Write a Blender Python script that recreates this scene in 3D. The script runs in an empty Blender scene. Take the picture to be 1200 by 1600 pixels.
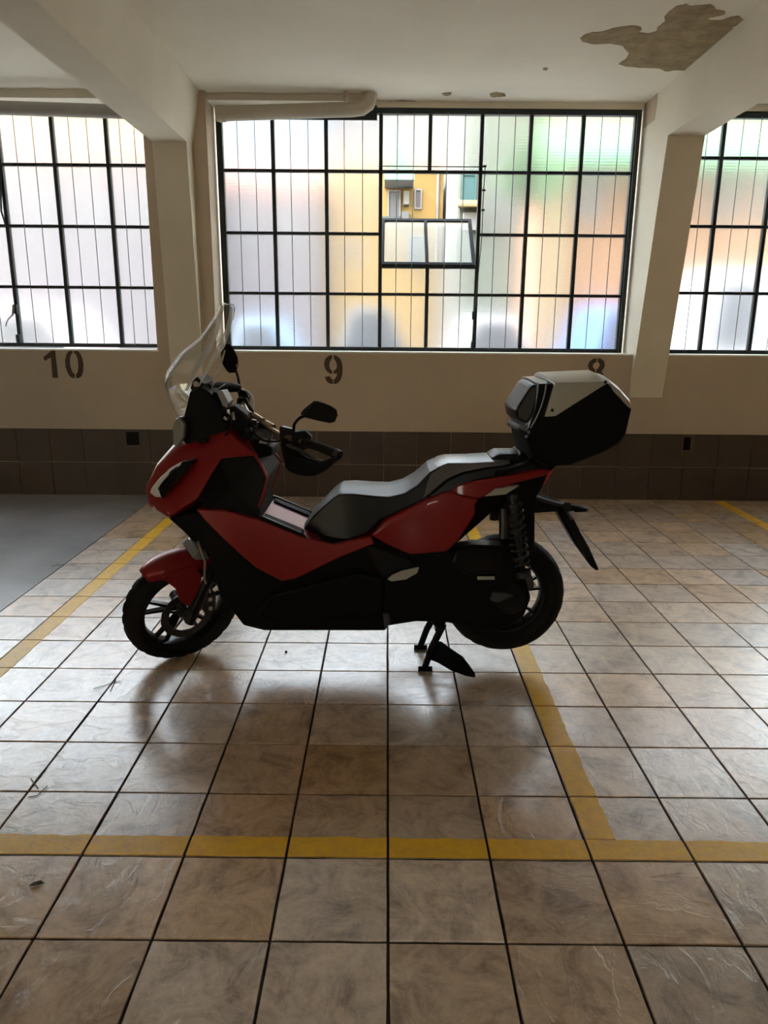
import bpy, bmesh, math, random
from mathutils import Vector, Matrix
random.seed(7)
sc = bpy.context.scene
col = sc.collection
# ------------------------------------------------------------------ camera
F = 1138.95; CAMZ = 1.5105
PITCH, YAW, ROLL = 0.248096, -0.0019684, 0.0087090
def cam_axes():
    cp, sp, cy, sy = math.cos(PITCH), math.sin(PITCH), math.cos(YAW), math.sin(YAW)
    fwd = Vector((sy*cp, cy*cp, -sp)); right = Vector((cy, -sy, 0)); up = right.cross(fwd)
    c, s = math.cos(ROLL), math.sin(ROLL)
    return c*right + s*up, -s*right + c*up, fwd
RT, UP, FW = cam_axes()
CAM = Vector((0, 0, CAMZ))
cd = bpy.data.cameras.new('camera'); cam = bpy.data.objects.new('camera', cd); col.objects.link(cam)
cd.sensor_fit = 'VERTICAL'; cd.sensor_height = 24.0; cd.lens = F/1600*24.0
cd.clip_start = 0.05; cd.clip_end = 200
m = Matrix.Identity(4)
for i in range(3): m[i][0], m[i][1], m[i][2] = RT[i], UP[i], -FW[i]
m.translation = CAM; cam.matrix_world = m
sc.camera = cam
# ------------------------------------------------------------------ light
HAZE, HZ = .16, 18.0
w = bpy.data.worlds.new('sky'); sc.world = w; w.use_nodes = True
wn = w.node_tree; wn.nodes.clear()
sky = wn.nodes.new('ShaderNodeTexSky'); sky.sky_type = 'NISHITA'; sky.sun_disc = False
sky.sun_elevation = math.radians(50); sky.sun_rotation = math.radians(200); sky.air_density = 2.0; sky.dust_density = 1.5
bg = wn.nodes.new('ShaderNodeBackground'); bg.inputs[1].default_value = 1.35
hz = wn.nodes.new('ShaderNodeMix'); hz.data_type = 'RGBA'; hz.inputs[0].default_value = HAZE; hz.inputs[7].default_value = (HZ*1.0, HZ*.93, HZ*.82, 1)   # bright thin haze
wo = wn.nodes.new('ShaderNodeOutputWorld')
wn.links.new(sky.outputs[0], hz.inputs[6]); wn.links.new(hz.outputs[2], bg.inputs[0]); wn.links.new(bg.outputs[0], wo.inputs[0])
sd = bpy.data.lights.new('sun', 'SUN'); sd.energy = 12.0; sd.angle = math.radians(0.6); sd.color = (1.0, 0.93, 0.82)
sun = bpy.data.objects.new('sun', sd); col.objects.link(sun)
sun.rotation_euler = Vector((0.86, 0.13, -0.60)).to_track_quat('-Z', 'Y').to_euler(); sun.location = (0, -20, 30)
sc.view_settings.view_transform = 'Standard'; sc.view_settings.look = 'None'
sc.view_settings.gamma = 1.0; sc.view_settings.exposure = 0.62; sc.view_settings.use_curve_mapping = False
sc.cycles.max_bounces = 14; sc.cycles.diffuse_bounces = 6; sc.cycles.glossy_bounces = 4
sc.cycles.transmission_bounces = 10; sc.cycles.sample_clamp_indirect = 6
sc.cycles.caustics_reflective = True; sc.cycles.caustics_refractive = True

# ------------------------------------------------------------------ helpers
def ray(x, y): return RT*((x-600)/F) + UP*((800-y)/F) + FW
def aty(x, y, Y): d = ray(x, y); return CAM + d*(Y/d.y)        # point of the plane Y that the photograph shows at x, y
def atz(x, y, Z): d = ray(x, y); return CAM + d*((Z-CAMZ)/d.z)
def tag(o, label=None, cat=None, group=None, kind=None):
    if label: o['label'] = label
    if cat: o['category'] = cat
    if group: o['group'] = group
    if kind: o['kind'] = kind
    return o
def empty(name, loc):
    o = bpy.data.objects.new(name, None); o.location = loc; o.empty_display_size = .1; col.objects.link(o); return o
def origin(o):
    v = Vector((0, 0, 0))
    while o: v += Vector(o.location); o = o.parent
    return v
def mesh(name, V, Fs, mat, parent=None, smooth=30, bevel=0, seg=2, fix=True):
    off = origin(parent) if parent else Vector((0, 0, 0))
    me = bpy.data.meshes.new(name)
    me.from_pydata([tuple(Vector(v)-off) for v in V], [], Fs)
    if fix:
        bm = bmesh.new(); bm.from_mesh(me); bmesh.ops.recalc_face_normals(bm, faces=bm.faces); bm.to_mesh(me); bm.free()
    if smooth:
        for p in me.polygons: p.use_smooth = True
        me.set_sharp_from_angle(angle=math.radians(smooth))
    me.materials.append(mat)
    o = bpy.data.objects.new(name, me); col.objects.link(o); o.parent = parent
    if bevel:
        b = o.modifiers.new('bevel', 'BEVEL'); b.width = bevel; b.segments = seg; b.limit_method = 'ANGLE'; b.angle_limit = math.radians(28)
        b.harden_normals = False
    return o
class MB:
    def __init__(s): s.V = []; s.F = []
    def add(s, V, Fs):
        n = len(s.V); s.V += [Vector(v) for v in V]; s.F += [[i+n for i in f] for f in Fs]; return s
    def box(s, a, b):
        x0, y0, z0 = a; x1, y1, z1 = b
        return s.add([(x0,y0,z0),(x1,y0,z0),(x1,y1,z0),(x0,y1,z0),(x0,y0,z1),(x1,y0,z1),(x1,y1,z1),(x0,y1,z1)],
                     [(0,3,2,1),(4,5,6,7),(0,1,5,4),(1,2,6,5),(2,3,7,6),(3,0,4,7)])
    def tube(s, pts, r, n=8, caps=True):
        P = [Vector(p) for p in pts]; R = r if isinstance(r, (list, tuple)) else [r]*len(P)
        V = []; prev = None
        for i, p in enumerate(P):
            t = (P[min(i+1, len(P)-1)]-P[max(i-1, 0)]).normalized()
            if prev is None:
                u = t.orthogonal().normalized()
            else:
                u = (prev - t*prev.dot(t))
                u = u.normalized() if u.length > 1e-6 else t.orthogonal().normalized()
            prev = u; v = t.cross(u)
            V += [p+(u*math.cos(a)+v*math.sin(a))*R[i] for a in [2*math.pi*k/n for k in range(n)]]
        Fs = []
        for i in range(len(P)-1):
            for k in range(n): Fs.append((i*n+k, i*n+(k+1)%n, (i+1)*n+(k+1)%n, (i+1)*n+k))
        if caps: Fs += [tuple(range(n))[::-1], tuple(range((len(P)-1)*n, len(P)*n))]
        return s.add(V, Fs)
    def prism(s, pts, d):                       # closed outline swept by vector d
        P = [Vector(p) for p in pts]; n = len(P); d = Vector(d)
        return s.add(P+[p+d for p in P], [tuple(range(n)), tuple(range(2*n-1, n-1, -1))]+[(i, (i+1)%n, n+(i+1)%n, n+i) for i in range(n)])
    def lathe(s, prof, c, ax, n=48, mod=None):  # prof: (radius, along axis), closed ring
        ax = Vector(ax).normalized(); u = ax.orthogonal().normalized(); v = ax.cross(u); c = Vector(c); V = []
        k = len(prof)
        for i in range(n):
            a = 2*math.pi*i/n; d = u*math.cos(a)+v*math.sin(a)
            for j, (r, l) in enumerate(prof):
                rr = r + (mod(i, j) if mod else 0)
                V.append(c+d*rr+ax*l)
        return s.add(V, [(i*k+j, i*k+(j+1)%k, ((i+1)%n)*k+(j+1)%k, ((i+1)%n)*k+j) for i in range(n) for j in range(k)])
    def build(s, name, mat, parent=None, smooth=30, bevel=0, seg=2): return mesh(name, s.V, s.F, mat, parent, smooth, bevel, seg)
def bx(name, a, b, mat, parent=None, bevel=0): return MB().box(a, b).build(name, mat, parent, smooth=0 if not bevel else 30, bevel=bevel)

# ------------------------------------------------------------------ materials
def mat(name, color, rough=.5, metal=0, spec=.5, coat=0, trans=0, ior=1.45, emit=0):
    m = bpy.data.materials.new(name); m.use_nodes = True; p = m.node_tree.nodes['Principled BSDF']
    p.inputs['Base Color'].default_value = (*color, 1); p.inputs['Roughness'].default_value = rough
    p.inputs['Metallic'].default_value = metal; p.inputs['Specular IOR Level'].default_value = spec
    p.inputs['Coat Weight'].default_value = coat; p.inputs['Coat Roughness'].default_value = .05
    p.inputs['Transmission Weight'].default_value = trans; p.inputs['IOR'].default_value = ior
    return m
def noisy(m, scale=8, amt=.25, bump=0, bscale=40, dark=None, rvar=0, objrand=0, detail=6, coords='Object', dist=.002):
    """colour variation by noise between the base colour and a darker one, and fine relief"""
    nt = m.node_tree; p = nt.nodes['Principled BSDF']; N = nt.nodes.new; L = nt.links.new
    tc = N('ShaderNodeTexCoord'); src = tc.outputs[coords]
    if objrand:
        oi = N('ShaderNodeObjectInfo'); mx = N('ShaderNodeVectorMath'); mx.operation = 'MULTIPLY_ADD'
        cx = N('ShaderNodeCombineXYZ'); mm = N('ShaderNodeMath'); mm.operation = 'MULTIPLY'; mm.inputs[1].default_value = 37
        L(oi.outputs['Random'], mm.inputs[0]); L(mm.outputs[0], cx.inputs[0]); L(mm.outputs[0], cx.inputs[2])
        va = N('ShaderNodeVectorMath'); L(tc.outputs[coords], va.inputs[0]); L(cx.outputs[0], va.inputs[1]); src = va.outputs[0]
    nz = N('ShaderNodeTexNoise'); nz.inputs['Scale'].default_value = scale; nz.inputs['Detail'].default_value = detail; nz.inputs['Roughness'].default_value = .65
    L(src, nz.inputs['Vector'])
    base = tuple(p.inputs['Base Color'].default_value)[:3]; dk = dark or tuple(c*(1-amt) for c in base)
    cr = N('ShaderNodeValToRGB'); cr.color_ramp.elements[0].position = .32; cr.color_ramp.elements[1].position = .68
    cr.color_ramp.elements[0].color = (*dk, 1); cr.color_ramp.elements[1].color = (*base, 1)
    L(nz.outputs['Fac'], cr.inputs[0]); out = cr.outputs[0]
    if objrand:
        hs = N('ShaderNodeHueSaturation'); mr = N('ShaderNodeMapRange'); mr.inputs[3].default_value = 1-objrand; mr.inputs[4].default_value = 1+objrand
        L(oi.outputs['Random'], mr.inputs[0]); L(mr.outputs[0], hs.inputs['Value'])
        m2 = N('ShaderNodeMath'); m2.operation = 'MULTIPLY'; m2.inputs[1].default_value = 7.31; m3 = N('ShaderNodeMath'); m3.operation = 'FRACT'
        L(oi.outputs['Random'], m2.inputs[0]); L(m2.outputs[0], m3.inputs[0])
        mr2 = N('ShaderNodeMapRange'); mr2.inputs[3].default_value = .9; mr2.inputs[4].default_value = 1.1; L(m3.outputs[0], mr2.inputs[0]); L(mr2.outputs[0], hs.inputs['Saturation'])
        L(out, hs.inputs['Color']); out = hs.outputs[0]
    L(out, p.inputs['Base Color'])
    if rvar:
        r0 = p.inputs['Roughness'].default_value; mr = N('ShaderNodeMapRange'); mr.inputs[3].default_value = r0-rvar; mr.inputs[4].default_value = r0+rvar
        L(nz.outputs['Fac'], mr.inputs[0]); L(mr.outputs[0], p.inputs['Roughness'])
    if bump:
        n2 = N('ShaderNodeTexNoise'); n2.inputs['Scale'].default_value = bscale; n2.inputs['Detail'].default_value = 8; n2.inputs['Distortion'].default_value = .6
        L(src, n2.inputs['Vector'])
        b = N('ShaderNodeBump'); b.inputs['Strength'].default_value = bump; b.inputs['Distance'].default_value = dist
        L(n2.outputs['Fac'], b.inputs['Height']); L(b.outputs[0], p.inputs['Normal'])
    return m
M = {}
M['plaster'] = noisy(mat('white_plaster', (.82,.76,.63), .85, spec=.2), 1.5, .10, .35, 14, rvar=.05)
M['ceilp'] = noisy(mat('ceiling_plaster', (.84,.79,.67), .9, spec=.2), 1.0, .09, .3, 5, dist=.006)
M['wallp'] = noisy(mat('wall_plaster', (.60,.50,.38), .85, spec=.2), 1.2, .12, .3, 14)
M['soffit'] = noisy(mat('grey_painted_pillar', (.50,.46,.39), .8, spec=.2), 1.5, .08, .3, 12)
M['patch'] = noisy(mat('bare_plaster', (.42,.33,.20), .95, spec=.1), 9, .45, 1.0, 30, dist=.01)
M['paint_flake'] = mat('paint_edge', (.7,.66,.58), .9)
M['wtile'] = noisy(mat('dark_wall_tile', (.085,.062,.047), .5), 5, .2, .1, 30, objrand=.08)
M['grout_dark'] = mat('dark_grout', (.05,.045,.04), .9)
M['concrete'] = noisy(mat('smooth_concrete', (.42,.42,.43), .30, spec=.8, coat=.5), 2.2, .35, .3, 9, rvar=.08)
M['yellow'] = noisy(mat('yellow_line_paint', (.98,.58,.02), .38), 25, .45, .5, 60, dark=(.80,.46,.04), rvar=.08)
M['brownpaint'] = mat('brown_stencil_paint', (.085,.055,.035), .8)
M['frame'] = noisy(mat('dark_window_paint', (.012,.022,.024), .45), 20, .3, .2, 80)
M['wire'] = mat('grey_wire', (.10,.11,.13), .5, metal=.3)
M['pipe'] = noisy(mat('beige_pipe_paint', (.56,.50,.40), .6), 3, .12, .1, 20)
M['pipegrey'] = noisy(mat('grey_pipe_paint', (.42,.40,.37), .6), 3, .12, .1, 20)
M['sill'] = mat('pale_sill_paint', (.85,.82,.75), .6)
M['socket'] = mat('brown_socket_plate', (.10,.08,.065), .5)
M['socket_hole'] = mat('recess_shade_black', (.008,.006,.005), .9)
# slate-look floor tile
def tile_mat():
    m = mat('stone_look_floor_tile', (.50,.43,.35), .34, spec=.8, coat=.7); nt = m.node_tree; p = nt.nodes['Principled BSDF']; N = nt.nodes.new; L = nt.links.new
    tc = N('ShaderNodeTexCoord'); oi = N('ShaderNodeObjectInfo'); mu = N('ShaderNodeMath'); mu.operation = 'MULTIPLY'; mu.inputs[1].default_value = 41
    L(oi.outputs['Random'], mu.inputs[0]); cx = N('ShaderNodeCombineXYZ'); L(mu.outputs[0], cx.inputs[0]); L(mu.outputs[0], cx.inputs[1])
    va = N('ShaderNodeVectorMath'); L(tc.outputs['Object'], va.inputs[0]); L(cx.outputs[0], va.inputs[1]); v = va.outputs[0]
    n1 = N('ShaderNodeTexNoise'); n1.inputs['Scale'].default_value = 7; n1.inputs['Detail'].default_value = 9; n1.inputs['Roughness'].default_value = .72; n1.inputs['Distortion'].default_value = .8; L(v, n1.inputs['Vector'])
    cr = N('ShaderNodeValToRGB'); e = cr.color_ramp.elements; e[0].position = .34; e[0].color = (.30,.20,.12,1); e[1].position = .68; e[1].color = (.80,.60,.40,1)
    x = e.new(.5); x.color = (.60,.43,.275,1); L(n1.outputs['Fac'], cr.inputs[0])
    n3 = N('ShaderNodeTexNoise'); n3.inputs['Scale'].default_value = 60; n3.inputs['Detail'].default_value = 5; L(v, n3.inputs['Vector'])
    mx = N('ShaderNodeMix'); mx.data_type = 'RGBA'; mx.blend_type = 'OVERLAY'; mx.inputs[0].default_value = .25; L(cr.outputs[0], mx.inputs[6]); L(n3.outputs['Fac'], mx.inputs[7])
    hs = N('ShaderNodeHueSaturation'); mr = N('ShaderNodeMapRange'); mr.inputs[3].default_value = .82; mr.inputs[4].default_value = 1.14; L(oi.outputs['Random'], mr.inputs[0]); L(mr.outputs[0], hs.inputs['Value'])
    m2 = N('ShaderNodeMath'); m2.operation = 'MULTIPLY'; m2.inputs[1].default_value = 13.7; m3 = N('ShaderNodeMath'); m3.operation = 'FRACT'; L(oi.outputs['Random'], m2.inputs[0]); L(m2.outputs[0], m3.inputs[0])
    mr2 = N('ShaderNodeMapRange'); mr2.inputs[3].default_value = .55; mr2.inputs[4].default_value = 1.25; L(m3.outputs[0], mr2.inputs[0]); L(mr2.outputs[0], hs.inputs['Saturation'])
    L(mx.outputs[2], hs.inputs['Color']); L(hs.outputs[0], p.inputs['Base Color'])
    # cleft relief: stretched noise steps
    mp = N('ShaderNodeMapping'); mp.inputs['Scale'].default_value = (1, 1.9, 1); mp.inputs['Rotation'].default_value = (0, 0, .6); L(v, mp.inputs['Vector'])
    n2 = N('ShaderNodeTexNoise'); n2.inputs['Scale'].default_value = 6; n2.inputs['Detail'].default_value = 7; n2.inputs['Roughness'].default_value = .55; n2.inputs['Distortion'].default_value = .7; L(mp.outputs[0], n2.inputs['Vector'])
    m5 = N('ShaderNodeMath'); m5.operation = 'MULTIPLY'; m5.inputs[1].default_value = 4.2; L(n2.outputs['Fac'], m5.inputs[0])
    sm = N('ShaderNodeMath'); sm.operation = 'FRACT'; L(m5.outputs[0], sm.inputs[0])
    fl = N('ShaderNodeMath'); fl.operation = 'FLOOR'; L(m5.outputs[0], fl.inputs[0])
    pw = N('ShaderNodeMath'); pw.operation = 'POWER'; pw.inputs[1].default_value = 6; L(sm.outputs[0], pw.inputs[0])
    ad = N('ShaderNodeMath'); ad.operation = 'ADD'; L(fl.outputs[0], ad.inputs[0]); L(pw.outputs[0], ad.inputs[1])
    n4 = N('ShaderNodeTexNoise'); n4.inputs['Scale'].default_value = 32; n4.inputs['Detail'].default_value = 8; L(v, n4.inputs['Vector'])
    ad2 = N('ShaderNodeMath'); ad2.operation = 'MULTIPLY_ADD'; ad2.inputs[1].default_value = .9; L(n4.outputs['Fac'], ad2.inputs[0]); L(ad.outputs[0], ad2.inputs[2])
    b = N('ShaderNodeBump'); b.inputs['Strength'].default_value = .5; b.inputs['Distance'].default_value = .0024; L(ad2.outputs[0], b.inputs['Height']); L(b.outputs[0], p.inputs['Normal'])
    mr3 = N('ShaderNodeMapRange'); p.inputs['Coat Roughness'].default_value = .24; p.inputs['Coat IOR'].default_value = 1.6; mr3.inputs[3].default_value = .24; mr3.inputs[4].default_value = .40; L(n1.outputs['Fac'], mr3.inputs[0]); L(mr3.outputs[0], p.inputs['Roughness'])
    return m
M['ftile'] = tile_mat()
M['grout'] = noisy(mat('dark_floor_grout', (.045,.035,.028), .9), 30, .4, .6, 90)
# obscure reeded glass
def glass_mat():
    m = bpy.data.materials.new('obscure_window_glass'); m.use_nodes = True; nt = m.node_tree; nt.nodes.clear(); N = nt.nodes.new; L = nt.links.new
    o = N('ShaderNodeOutputMaterial'); g = N('ShaderNodeBsdfGlass'); g.inputs['Roughness'].default_value = .23; g.inputs['IOR'].default_value = 1.35; g.inputs['Color'].default_value = (.97,.98,.98,1)
    t = N('ShaderNodeBsdfTranslucent'); t.inputs['Color'].default_value = (.93,.94,.97,1)
    mx = N('ShaderNodeMixShader'); mx.inputs[0].default_value = .025
    tc = N('ShaderNodeTexCoord'); oi = N('ShaderNodeObjectInfo')
    sx = N('ShaderNodeSeparateXYZ'); L(tc.outputs['Object'], sx.inputs[0])
    nz = N('ShaderNodeTexNoise'); nz.inputs['Scale'].default_value = 9; nz.inputs['Detail'].default_value = 4; L(tc.outputs['Object'], nz.inputs['Vector'])
    wv = N('ShaderNodeTexWave'); wv.bands_direction = 'Z'; wv.inputs['Scale'].default_value = 13; wv.inputs['Distortion'].default_value = 1.2; wv.inputs['Detail'].default_value = 2; wv.inputs['Detail Scale'].default_value = .6
    L(tc.outputs['Object'], wv.inputs['Vector'])
    ad = N('ShaderNodeMath'); ad.operation = 'MULTIPLY_ADD'; ad.inputs[1].default_value = .5; L(nz.outputs['Fac'], ad.inputs[0]); L(wv.outputs['Fac'], ad.inputs[2])
    b = N('ShaderNodeBump'); b.inputs['Strength'].default_value = .6; b.inputs['Distance'].default_value = .003; L(ad.outputs[0], b.inputs['Height'])
    L(b.outputs[0], g.inputs['Normal']); L(b.outputs[0], t.inputs['Normal'])
    L(g.outputs[0], mx.inputs[1]); L(t.outputs[0], mx.inputs[2]); L(mx.outputs[0], o.inputs[0]); return m
M['glass'] = glass_mat()
# scooter
M['red'] = mat('red_metallic_paint', (.22,.002,.004), .42, metal=.15, coat=.2)
M['black'] = noisy(mat('matte_black_plastic', (.004,.004,.0042), .55, spec=.15), 30, .2, .2, 250, dist=.0005)
M['gloss'] = mat('gloss_black_plastic', (.003,.003,.0035), .28, spec=.25)
M['rubber'] = noisy(mat('tyre_rubber', (.008,.0075,.007), .7, spec=.2), 20, .2, .2, 120)
M['seat'] = noisy(mat('grey_seat_vinyl', (.009,.011,.015), .40, spec=.30), 30, .2, .3, 300, dist=.0006)
M['seat2'] = noisy(mat('smooth_grey_seat_vinyl', (.10,.105,.115), .30, spec=.7), 30, .1, .2, 300, dist=.0005)
M['metal'] = mat('bare_aluminium', (.55,.55,.56), .3, metal=1)
M['darkmetal'] = mat('dark_metal', (.06,.06,.065), .38, metal=.9)
M['bronze'] = mat('bronze_handlebar', (.36,.28,.18), .32, metal=1)
M['chrome'] = mat('chrome', (.8,.8,.8), .08, metal=1)
M['silver'] = mat('silver_grey_plastic', (.36,.36,.31), .38, spec=.5)
M['lens'] = mat('clear_lamp_lens', (.95,.95,.95), .03, trans=.92)
M['lens_sheen'] = mat('white_lens_and_sheen', (.6,.6,.6), .25, spec=.7)
def thin_mat(name, tint, amount, rough, diffuse=None):
    m = bpy.data.materials.new(name); m.use_nodes = True; nt = m.node_tree; nt.nodes.clear(); N = nt.nodes.new; L = nt.links.new
    o = N('ShaderNodeOutputMaterial'); t = N('ShaderNodeBsdfTransparent'); t.inputs[0].default_value = (*tint, 1); g = N('ShaderNodeBsdfGlossy'); g.inputs['Roughness'].default_value = rough
    lw = N('ShaderNodeLayerWeight'); lw.inputs[0].default_value = .5; fr = N('ShaderNodeMath'); fr.operation = 'POWER'; fr.inputs[1].default_value = 4; L(lw.outputs['Facing'], fr.inputs[0]); fm = N('ShaderNodeMath'); fm.operation = 'MULTIPLY_ADD'; fm.inputs[1].default_value = amount; fm.inputs[2].default_value = .03; L(fr.outputs[0], fm.inputs[0]); mx = N('ShaderNodeMixShader'); L(fm.outputs[0], mx.inputs[0]); L(t.outputs[0], mx.inputs[1]); L(g.outputs[0], mx.inputs[2]); out = mx
    if diffuse:
        d = N('ShaderNodeBsdfDiffuse'); d.inputs[0].default_value = (*diffuse[:3], 1); m2 = N('ShaderNodeMixShader'); m2.inputs[0].default_value = diffuse[3]; L(mx.outputs[0], m2.inputs[1]); L(d.outputs[0], m2.inputs[2]); out = m2
    L(out.outputs[0], o.inputs[0]); return m
M['screen'] = thin_mat('clear_acrylic', (.95,.955,.95), .35, .06)
M['dusty'] = thin_mat('dusty_clear_glass', (.80,.82,.78), .3, .15, (.40,.38,.30,.22)); M['sashp'] = mat('black_sash_paint', (.006,.007,.008), .7, spec=.1)
M['frost'] = thin_mat('whitish_band_acrylic', (.9,.9,.9), .4, .2, (.75,.76,.74,.45))
M['lamp_grey'] = mat('grey_clear_lamp', (.22,.22,.20), .12, spec=.8)
M['screen_edge'] = mat('acrylic_edge', (.45,.44,.40), .3)
M['redlens'] = mat('red_lamp_lens', (.65,.01,.015), .12, coat=.5)
M['amber'] = mat('amber_lens', (.8,.25,.02), .2)
M['lcd'] = mat('display_glass', (.25,.26,.27), .12, spec=.9)
M['spring'] = mat('black_spring_steel', (.012,.012,.013), .4, metal=.3)

# ------------------------------------------------------------------ room shell
WY, GY, CZ = 6.50, 6.80, 3.35         # room face of the window wall, glass plane, ceiling height
BACK, LEFT, RIGHT = -7.0, -8.0, 8.5
def struct(o): o['kind'] = 'structure'; return o
X0, Y0T, P = 0.0168, 1.5242, 0.30       # tile grid
floor = struct(bx('floor', (LEFT, BACK, -.12), (RIGHT, GY+.15, -.006), M['grout']))
TX0, TX1 = X0-7*P, X0+27*P
# the smooth concrete strip left of the tiles
cs = MB().box((LEFT, BACK, -.0055), (TX0-.004, WY, -.001)).build('concrete_screed', M['concrete'], floor, smooth=0)
# tile shapes: slightly worn outline, chamfered
def tile_mesh(k):
    rnd = random.Random(k); h = P/2-.0036; n = 2; pts = []
    for (ax, ay), (bx_, by_) in (((-h,-h),(h,-h)), ((h,-h),(h,h)), ((h,h),(-h,h)), ((-h,h),(-h,-h))):
        for i in range(4):
            t = i/4; j = 0 if i == 0 else rnd.uniform(-.0012, .0006)
            px, py = ax+(bx_-ax)*t, ay+(by_-ay)*t; L_ = math.hypot(px, py)
            pts.append((px*(1+j/L_), py*(1+j/L_)))
    n = len(pts)
    V = [(x, y, -.008) for x, y in pts]+[(x, y, -.0022) for x, y in pts]+[(x*.990, y*.990, 0) for x, y in pts]
    Fs = [tuple(range(2*n, 3*n))]
    for r in (0, 1):
        for i in range(n): Fs.append((r*n+i, r*n+(i+1)%n, (r+1)*n+(i+1)%n, (r+1)*n+i))
    me = bpy.data.meshes.new('floor_tile'); me.from_pydata(V, [], Fs); me.materials.append(M['ftile'])
    return me
tmeshes = [tile_mesh(k) for k in range(6)]
rest = MB(); j0, j1 = -28, 17
ntile = 0
rr = random.Random(3)
for j in range(j0, j1):
    for i in range(-7, 27):
        cx, cy = X0+(i+.5)*P, Y0T+(j+.5)*P
        if cy+P/2 > WY+.02: 
            continue
        vis = False
        if cy > 1.05:
            for dx in (-P/2, P/2):
                for dy in (-P/2, P/2):
                    v = Vector((cx+dx, cy+dy, 0))-CAM; z = v.dot(FW); px = 600+F*v.dot(RT)/z; py = 800-F*v.dot(UP)/z
                    if -5 < px < 1205 and py < 1606: vis = True
        if vis:
            o = bpy.data.objects.new('floor_tile', tmeshes[rr.randrange(6)]); col.objects.link(o); o.parent = floor
            o.location = (cx, cy, rr.uniform(-.0008, 0)); o.rotation_euler = (rr.uniform(-.0015, .0015), rr.uniform(-.0015, .0015), rr.randrange(4)*math.pi/2); ntile += 1
        else:
            h = P/2-.003; rest.add([(cx-h,cy-h,-.001),(cx+h,cy-h,-.001),(cx+h,cy+h,-.001),(cx-h,cy+h,-.001)], [(0,1,2,3)])
# cut course of tiles against the wall
jr = math.floor((WY-Y0T)/P); yl = Y0T+jr*P
for i in range(-7, 27):
    cx = X0+(i+.5)*P; h = P/2-.0025
    if abs(cx) < 3.9: 
        MB().box((cx-h, yl+.0025, -.008), (cx+h, WY-.004, -.0005)).build('floor_tile', M['ftile'], floor, smooth=0); ntile += 1
print('tiles', ntile)
o = rest.build('floor_tiles_out_of_view', M['ftile'], floor, smooth=0); o['kind'] = 'stuff'
ceiling = struct(bx('ceiling', (LEFT, BACK, CZ), (RIGHT, GY+.25, CZ+.2), M['ceilp']))
# side and rear walls; unseen high opening added at the rear for fill daylight
struct(MB().box((LEFT-.2, BACK, -.1), (LEFT, -6.5, CZ)).box((LEFT-.2, -5.3, -.1), (LEFT, GY+.25, CZ)).box((LEFT-.2, -6.5, 2.6), (LEFT, -5.3, CZ)).build('wall_left', M['wallp'], smooth=0))   # unseen opening added and sized to bring daylight in from behind
struct(bx('wall_right', (RIGHT, BACK, -.1), (RIGHT+.2, GY+.25, CZ), M['wallp']))
RO = (0.0, 1.6, 2.5, 2.95)
mb = MB().box((LEFT, BACK-.2, -.1), (RIGHT, BACK, RO[2])).box((LEFT, BACK-.2, RO[3]), (RIGHT, BACK, CZ)).box((LEFT, BACK-.2, RO[2]), (RO[0], BACK, RO[3])).box((RO[1], BACK-.2, RO[2]), (RIGHT, BACK, RO[3]))
struct(mb.build('wall_rear', M['wallp'], smooth=0))
# window wall: dado below the sill, piers
SILL = 1.303
mb = MB().box((LEFT, WY, -.1), (RIGHT, GY+.12, SILL-.012))
mb.box((-2.0, WY, SILL-.012), (-1.60, GY+.12, CZ))                     # pier between windows 10 and 9
mb.box((-1.61, WY+.02, SILL-.012), (-1.487, GY+.12, CZ))
mb.box((2.15, WY, SILL-.012), (2.43, GY+.12, CZ))                      # pier between windows 9 and 8
mb.box((LEFT, WY, SILL-.012), (-5.2, GY+.12, CZ)); mb.box((6.1, WY, SILL-.012), (RIGHT, GY+.12, CZ))
wallw = struct(mb.build('wall_front', M['wallp'], smooth=0))
# sloping-faced pillars and beams
def pillar(xl, xr, ytop, ztop, xl2=None):
    yb = WY-.012; V = [(xl,yb,.93),(xr,yb,.93),(xr,ytop,ztop),(xl,ytop,ztop),(xl,GY-.03,.93),(xr,GY-.03,.93),(xr,GY-.03,ztop),(xl,GY-.03,ztop)]
    return struct(mesh('pillar', V, [(0,1,2,3),(4,7,6,5),(0,3,7,4),(1,5,6,2),(3,2,6,7),(0,4,5,1)], M['plaster'], smooth=0))
p1 = pillar(-1.885, -1.61, 6.34, 2.93); p2 = pillar(2.145, 2.43, 6.15, 2.96)
def beam(xl, xr, xtl, xtr, z0, yend, skew=0):
    V = [(xl,BACK,z0),(xr,BACK,z0),(xr,yend,z0),(xl,yend,z0),(xtl,BACK,CZ),(xtr,BACK,CZ),(xtr,GY-.03,CZ),(xtl,GY-.03,CZ),(xr,GY-.03,z0),(xl,GY-.03,z0)]
    return struct(mesh('ceiling_beam', V, [(0,3,2,1),(3,9,8,2),(0,4,7,9,3),(1,2,8,6,5),(4,5,6,7),(9,7,6,8),(0,1,5,4)], M['plaster'], smooth=0))
b1 = beam(-1.885, -1.61, -1.99, -1.535, 2.93, 6.34); b2 = beam(2.145, 2.43, 2.155, 2.46, 2.96, 6.15)
# lintel over the centre and left windows
struct(MB().box((-1.487, WY+.09, 3.298), (-.12, GY+.12, CZ)).box((-.12, GY-.035, 3.300), (2.14, GY+.12, CZ)).build('trim_1', M['plaster'], smooth=0))
struct(MB().box((-5.2, WY+.02, 3.285), (-2.0, GY+.12, CZ)).build('trim_2', M['plaster'], smooth=0))
struct(MB().box((2.44, GY-.03, 3.285), (6.1, GY+.12, CZ)).build('trim_6', M['plaster'], smooth=0))
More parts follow.
